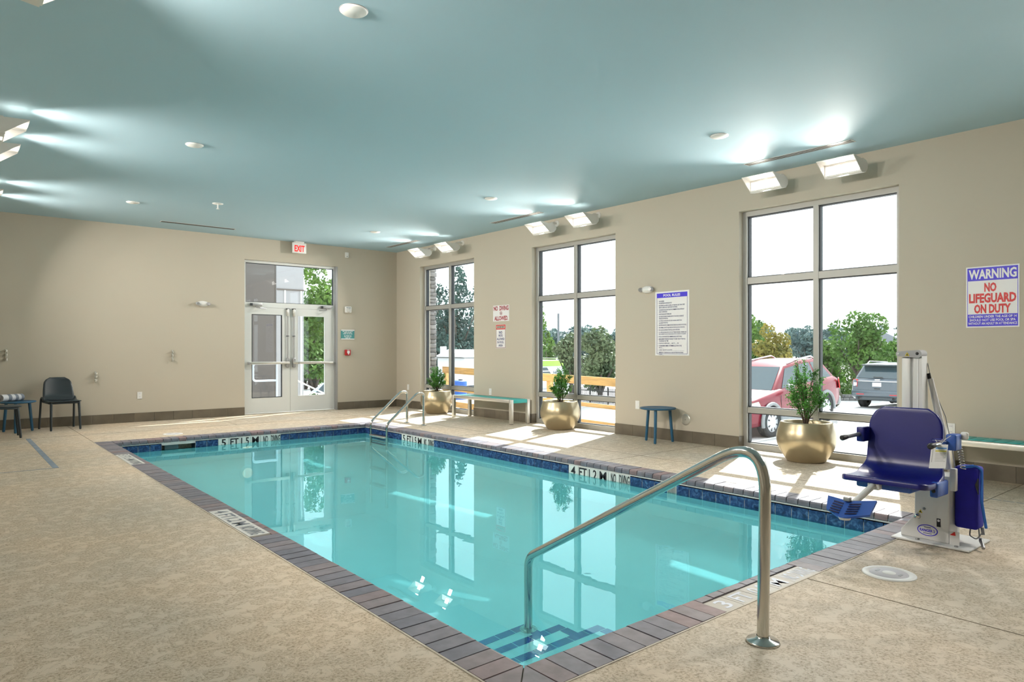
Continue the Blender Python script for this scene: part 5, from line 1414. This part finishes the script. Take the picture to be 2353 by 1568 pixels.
body_gry = [(2.50, .66, .42, .70), (2.46, .80, .36, .86), (2.3, .93, .32, .98), (1.9, .985, .30, 1.06), (1.4, 1.0, .30, 1.10), (.9, 1.0, .30, 1.13), (-1.6, 1.0, .30, 1.17), (-2.2, .985, .32, 1.17), (-2.42, .95, .38, 1.14), (-2.48, .90, .44, 1.04)]
roof_gry = [(1.15, 1.09, .88), (.35, 1.68, .70), (-.6, 1.76, .71), (-1.95, 1.72, .69), (-2.38, 1.13, .88)]
gc, gb_, gg_ = suv('grey_car', 'blue-grey sport utility car seen from behind through the nearest window', (29.6, 11.05, -1.02), 0, 0, GREYB, 5.0, 2.0, 1.80, 1.45, -1.40, body_gry, roof_gry, .39, mat('dark_cladding', (.06, .075, .085), .5))
for s in (-1, 1):
    MB().prism([(-2.40, s*.90, .80), (-2.47, s*.72, .84), (-2.46, s*.70, 1.12), (-2.36, s*.90, 1.13), (-2.15, s*.995, 1.10), (-2.30, s*.98, .96)], (-.025, s*.01, 0)).build('tail_lamp', TAILR, gb_)
    MB().box(-2.535, -2.525, s*.60-.14, s*.60+.14, .545, .575).build('reflector', TAILR, gb_)
    MB().lathe([(.055, -2.56), (.06, -2.50), (.045, -2.45)], (0, s*.62, .42), 18, 'X').build('tailpipe', CHROME, gb_)
    MB().lathe([(0, -2.535), (.05, -2.53)], (0, s*.62, .42), 18, 'X').build('tailpipe_bore', DARK, gb_)
    MB().prism([(-2.485, s*.86, .86), (-2.487, s*.74, .88), (-2.487, s*.74, 1.0), (-2.48, s*.86, 1.0)], (-.012, 0, 0)).build('lamp_lens', PLATE, gb_)
MB().rbox(-2.53, -2.30, -.95, .95, .46, .72, .06).build('rear_bumper', GREYB, gb_)
MB().rbox(-2.50, -2.30, -.80, .80, .33, .47, .04).build('bumper_valance', MATS['dark_cladding'], gb_)
MB().rbox(-2.505, -2.45, -.72, .72, 1.045, 1.075, .008).build('chrome_strip', CHROME, gb_)
MB().rbox(-2.52, -2.48, -.16, .16, .86, 1.01, .008).build('licence_plate', PLATE, gb_)
MB().rbox(-2.51, -2.46, -.10, .10, .765, .79, .006).build('tow_cover', DARK, gb_)
MB().rbox(-2.28, -1.92, -.66, .66, 1.64, 1.70, .02).build('spoiler', MATS['dark_cladding'], gg_)
MB().tube([(-2.41, -.18, 1.20), (-2.40, .16, 1.215)], .018, 6).build('rear_wiper', DARK, gg_)
MB().rbox(-2.475, -2.44, -.10, .10, 1.09, 1.14, .012).build('badge', CHROME, gb_)
# small silver-blue car behind the door ramp
pc, pb_, pg_ = suv('pale_car', 'pale blue car beyond the ramp railing at the door', (10.4, 22.3, -1.18), 2.6, 0, mat('car_pale', (.45, .55, .66), .25, coat=.5), 4.57, 1.86, 1.70, 1.38, -1.33, body_red, roof_red)
pc.scale = (.82, .82, .82)

# green and white van
van = thing('work_van', 'white and lime green van behind the guard rail in the middle window', 'van', (22.0, 25.7, -.95), PI/2)
VW = mat('van_white', (.66, .69, .73), .35); VG = mat('van_green', (.36, .62, .10), .35)
prof = [(-2.4, .35), (2.3, .35), (2.4, .75), (2.05, 1.0), (1.35, 1.55), (1.15, 1.66), (-2.3, 1.66), (-2.45, 1.2)]
vb = MB().prism([(x, -.95, z) for x, z in prof], (0, 1.9, 0)).build('body', VW, van)
bv = vb.modifiers.new('b', 'BEVEL'); bv.width = .06; bv.segments = 3
MB().rbox(-2.42, 1.22, -.957, .957, 1.42, 1.70, .05, 3).build('green_roof_band', VG, van)
for s in (-1, 1): MB().rbox(-2.2, 1.0, s*.7-.02, s*.7+.02, 1.76, 1.79, .012).build('roof_rack', CHROME, van)
MB().prism([(1.98, -.78, 1.06), (1.98, .78, 1.06), (1.38, .72, 1.54), (1.38, -.72, 1.54)], (.02, 0, .012)).build('windscreen', CARGLASS, vb)
for s in (-1, 1):
    MB().prism([(1.75, s*.955, 1.05), (.75, s*.955, 1.05), (.75, s*.955, 1.40), (1.40, s*.955, 1.40)], (0, s*.006, 0)).build('cab_window', CARGLASS, vb)
    for ax in (1.45, -1.5): wheel(van, ax, s, .975, .34)
text('lettering', 'HOME', (-2.462, -.15, 1.12), (0, -1, 0), UP, .17, mat('van_grey_ink', (.16, .19, .23), .5), vb, width=.62, bold=.02)
MB().prism([(-2.455, .30, 1.05), (-2.455, .86, 1.05), (-2.41, .86, 1.36), (-2.41, .52, 1.36)], (-.012, 0, 0)).build('rear_window', CARGLASS, vb)
# white trailer, bin and fence panel
tr = thing('white_trailer', 'white cargo trailer with a vent stack beyond the van in the far window', 'trailer', (18.6, 24.6, -.70))
MB().rbox(-1.6, 1.8, -1.05, 1.05, .40, 1.62, .04).build('box_body', VW, tr)
MB().prism([(-1.75, -1.1, 1.62), (-1.75, 1.1, 1.62), (-1.75, .0, 1.95)], (3.6, 0, 0)).build('roof', VW, tr)
MB().box(-1.66, 1.86, -1.07, 1.07, 1.56, 1.60).build('trim_strip', GREY, tr)
MB().rbox(-1.62, -1.40, .60, .80, 1.75, 2.08, .01).build('vent_stack', VW, tr)
for s in (-1, 1): MB().lathe([(0, s*1.0), (.28, s*1.0), (.32, s*.98), (.32, s*.82), (0, s*.82)], (.2, 0, .32), 24, 'Y').build('wheel', TIRE, tr)
bn = thing('blue_drum', 'blue plastic drum beside the white trailer', 'drum', (11.35, 16.1, gz(11.35)))
MB().lathe([(0, 0), (.26, 0), (.28, .05), (.28, .30), (.295, .33), (.28, .36), (.28, .58), (.295, .61), (.28, .64), (.28, .86), (.25, .90), (0, .90)], (0, 0, 0), 24).build('barrel', mat('drum_blue', (.02, .10, .40), .4), bn)
MB().lathe([(.06, .90), (.06, .93), (0, .93)], (.12, 0, 0), 12).build('bung', DARK, bn)
fp = thing('fence_panel', 'pale grey panel screen beside the stone pier', 'screen', (11.0, 18.3, -.6))
for i in range(7): MB().box(-.62+.18*i, -.45+.18*i, -.02, .02, 0, 1.55-.05*i).build('board', mat('panel_grey', (.50, .53, .54), .6), fp)
MB().box(-.64, .66, -.04, -.02, .3, .38).build('cross_rail', MATS['panel_grey'], fp)
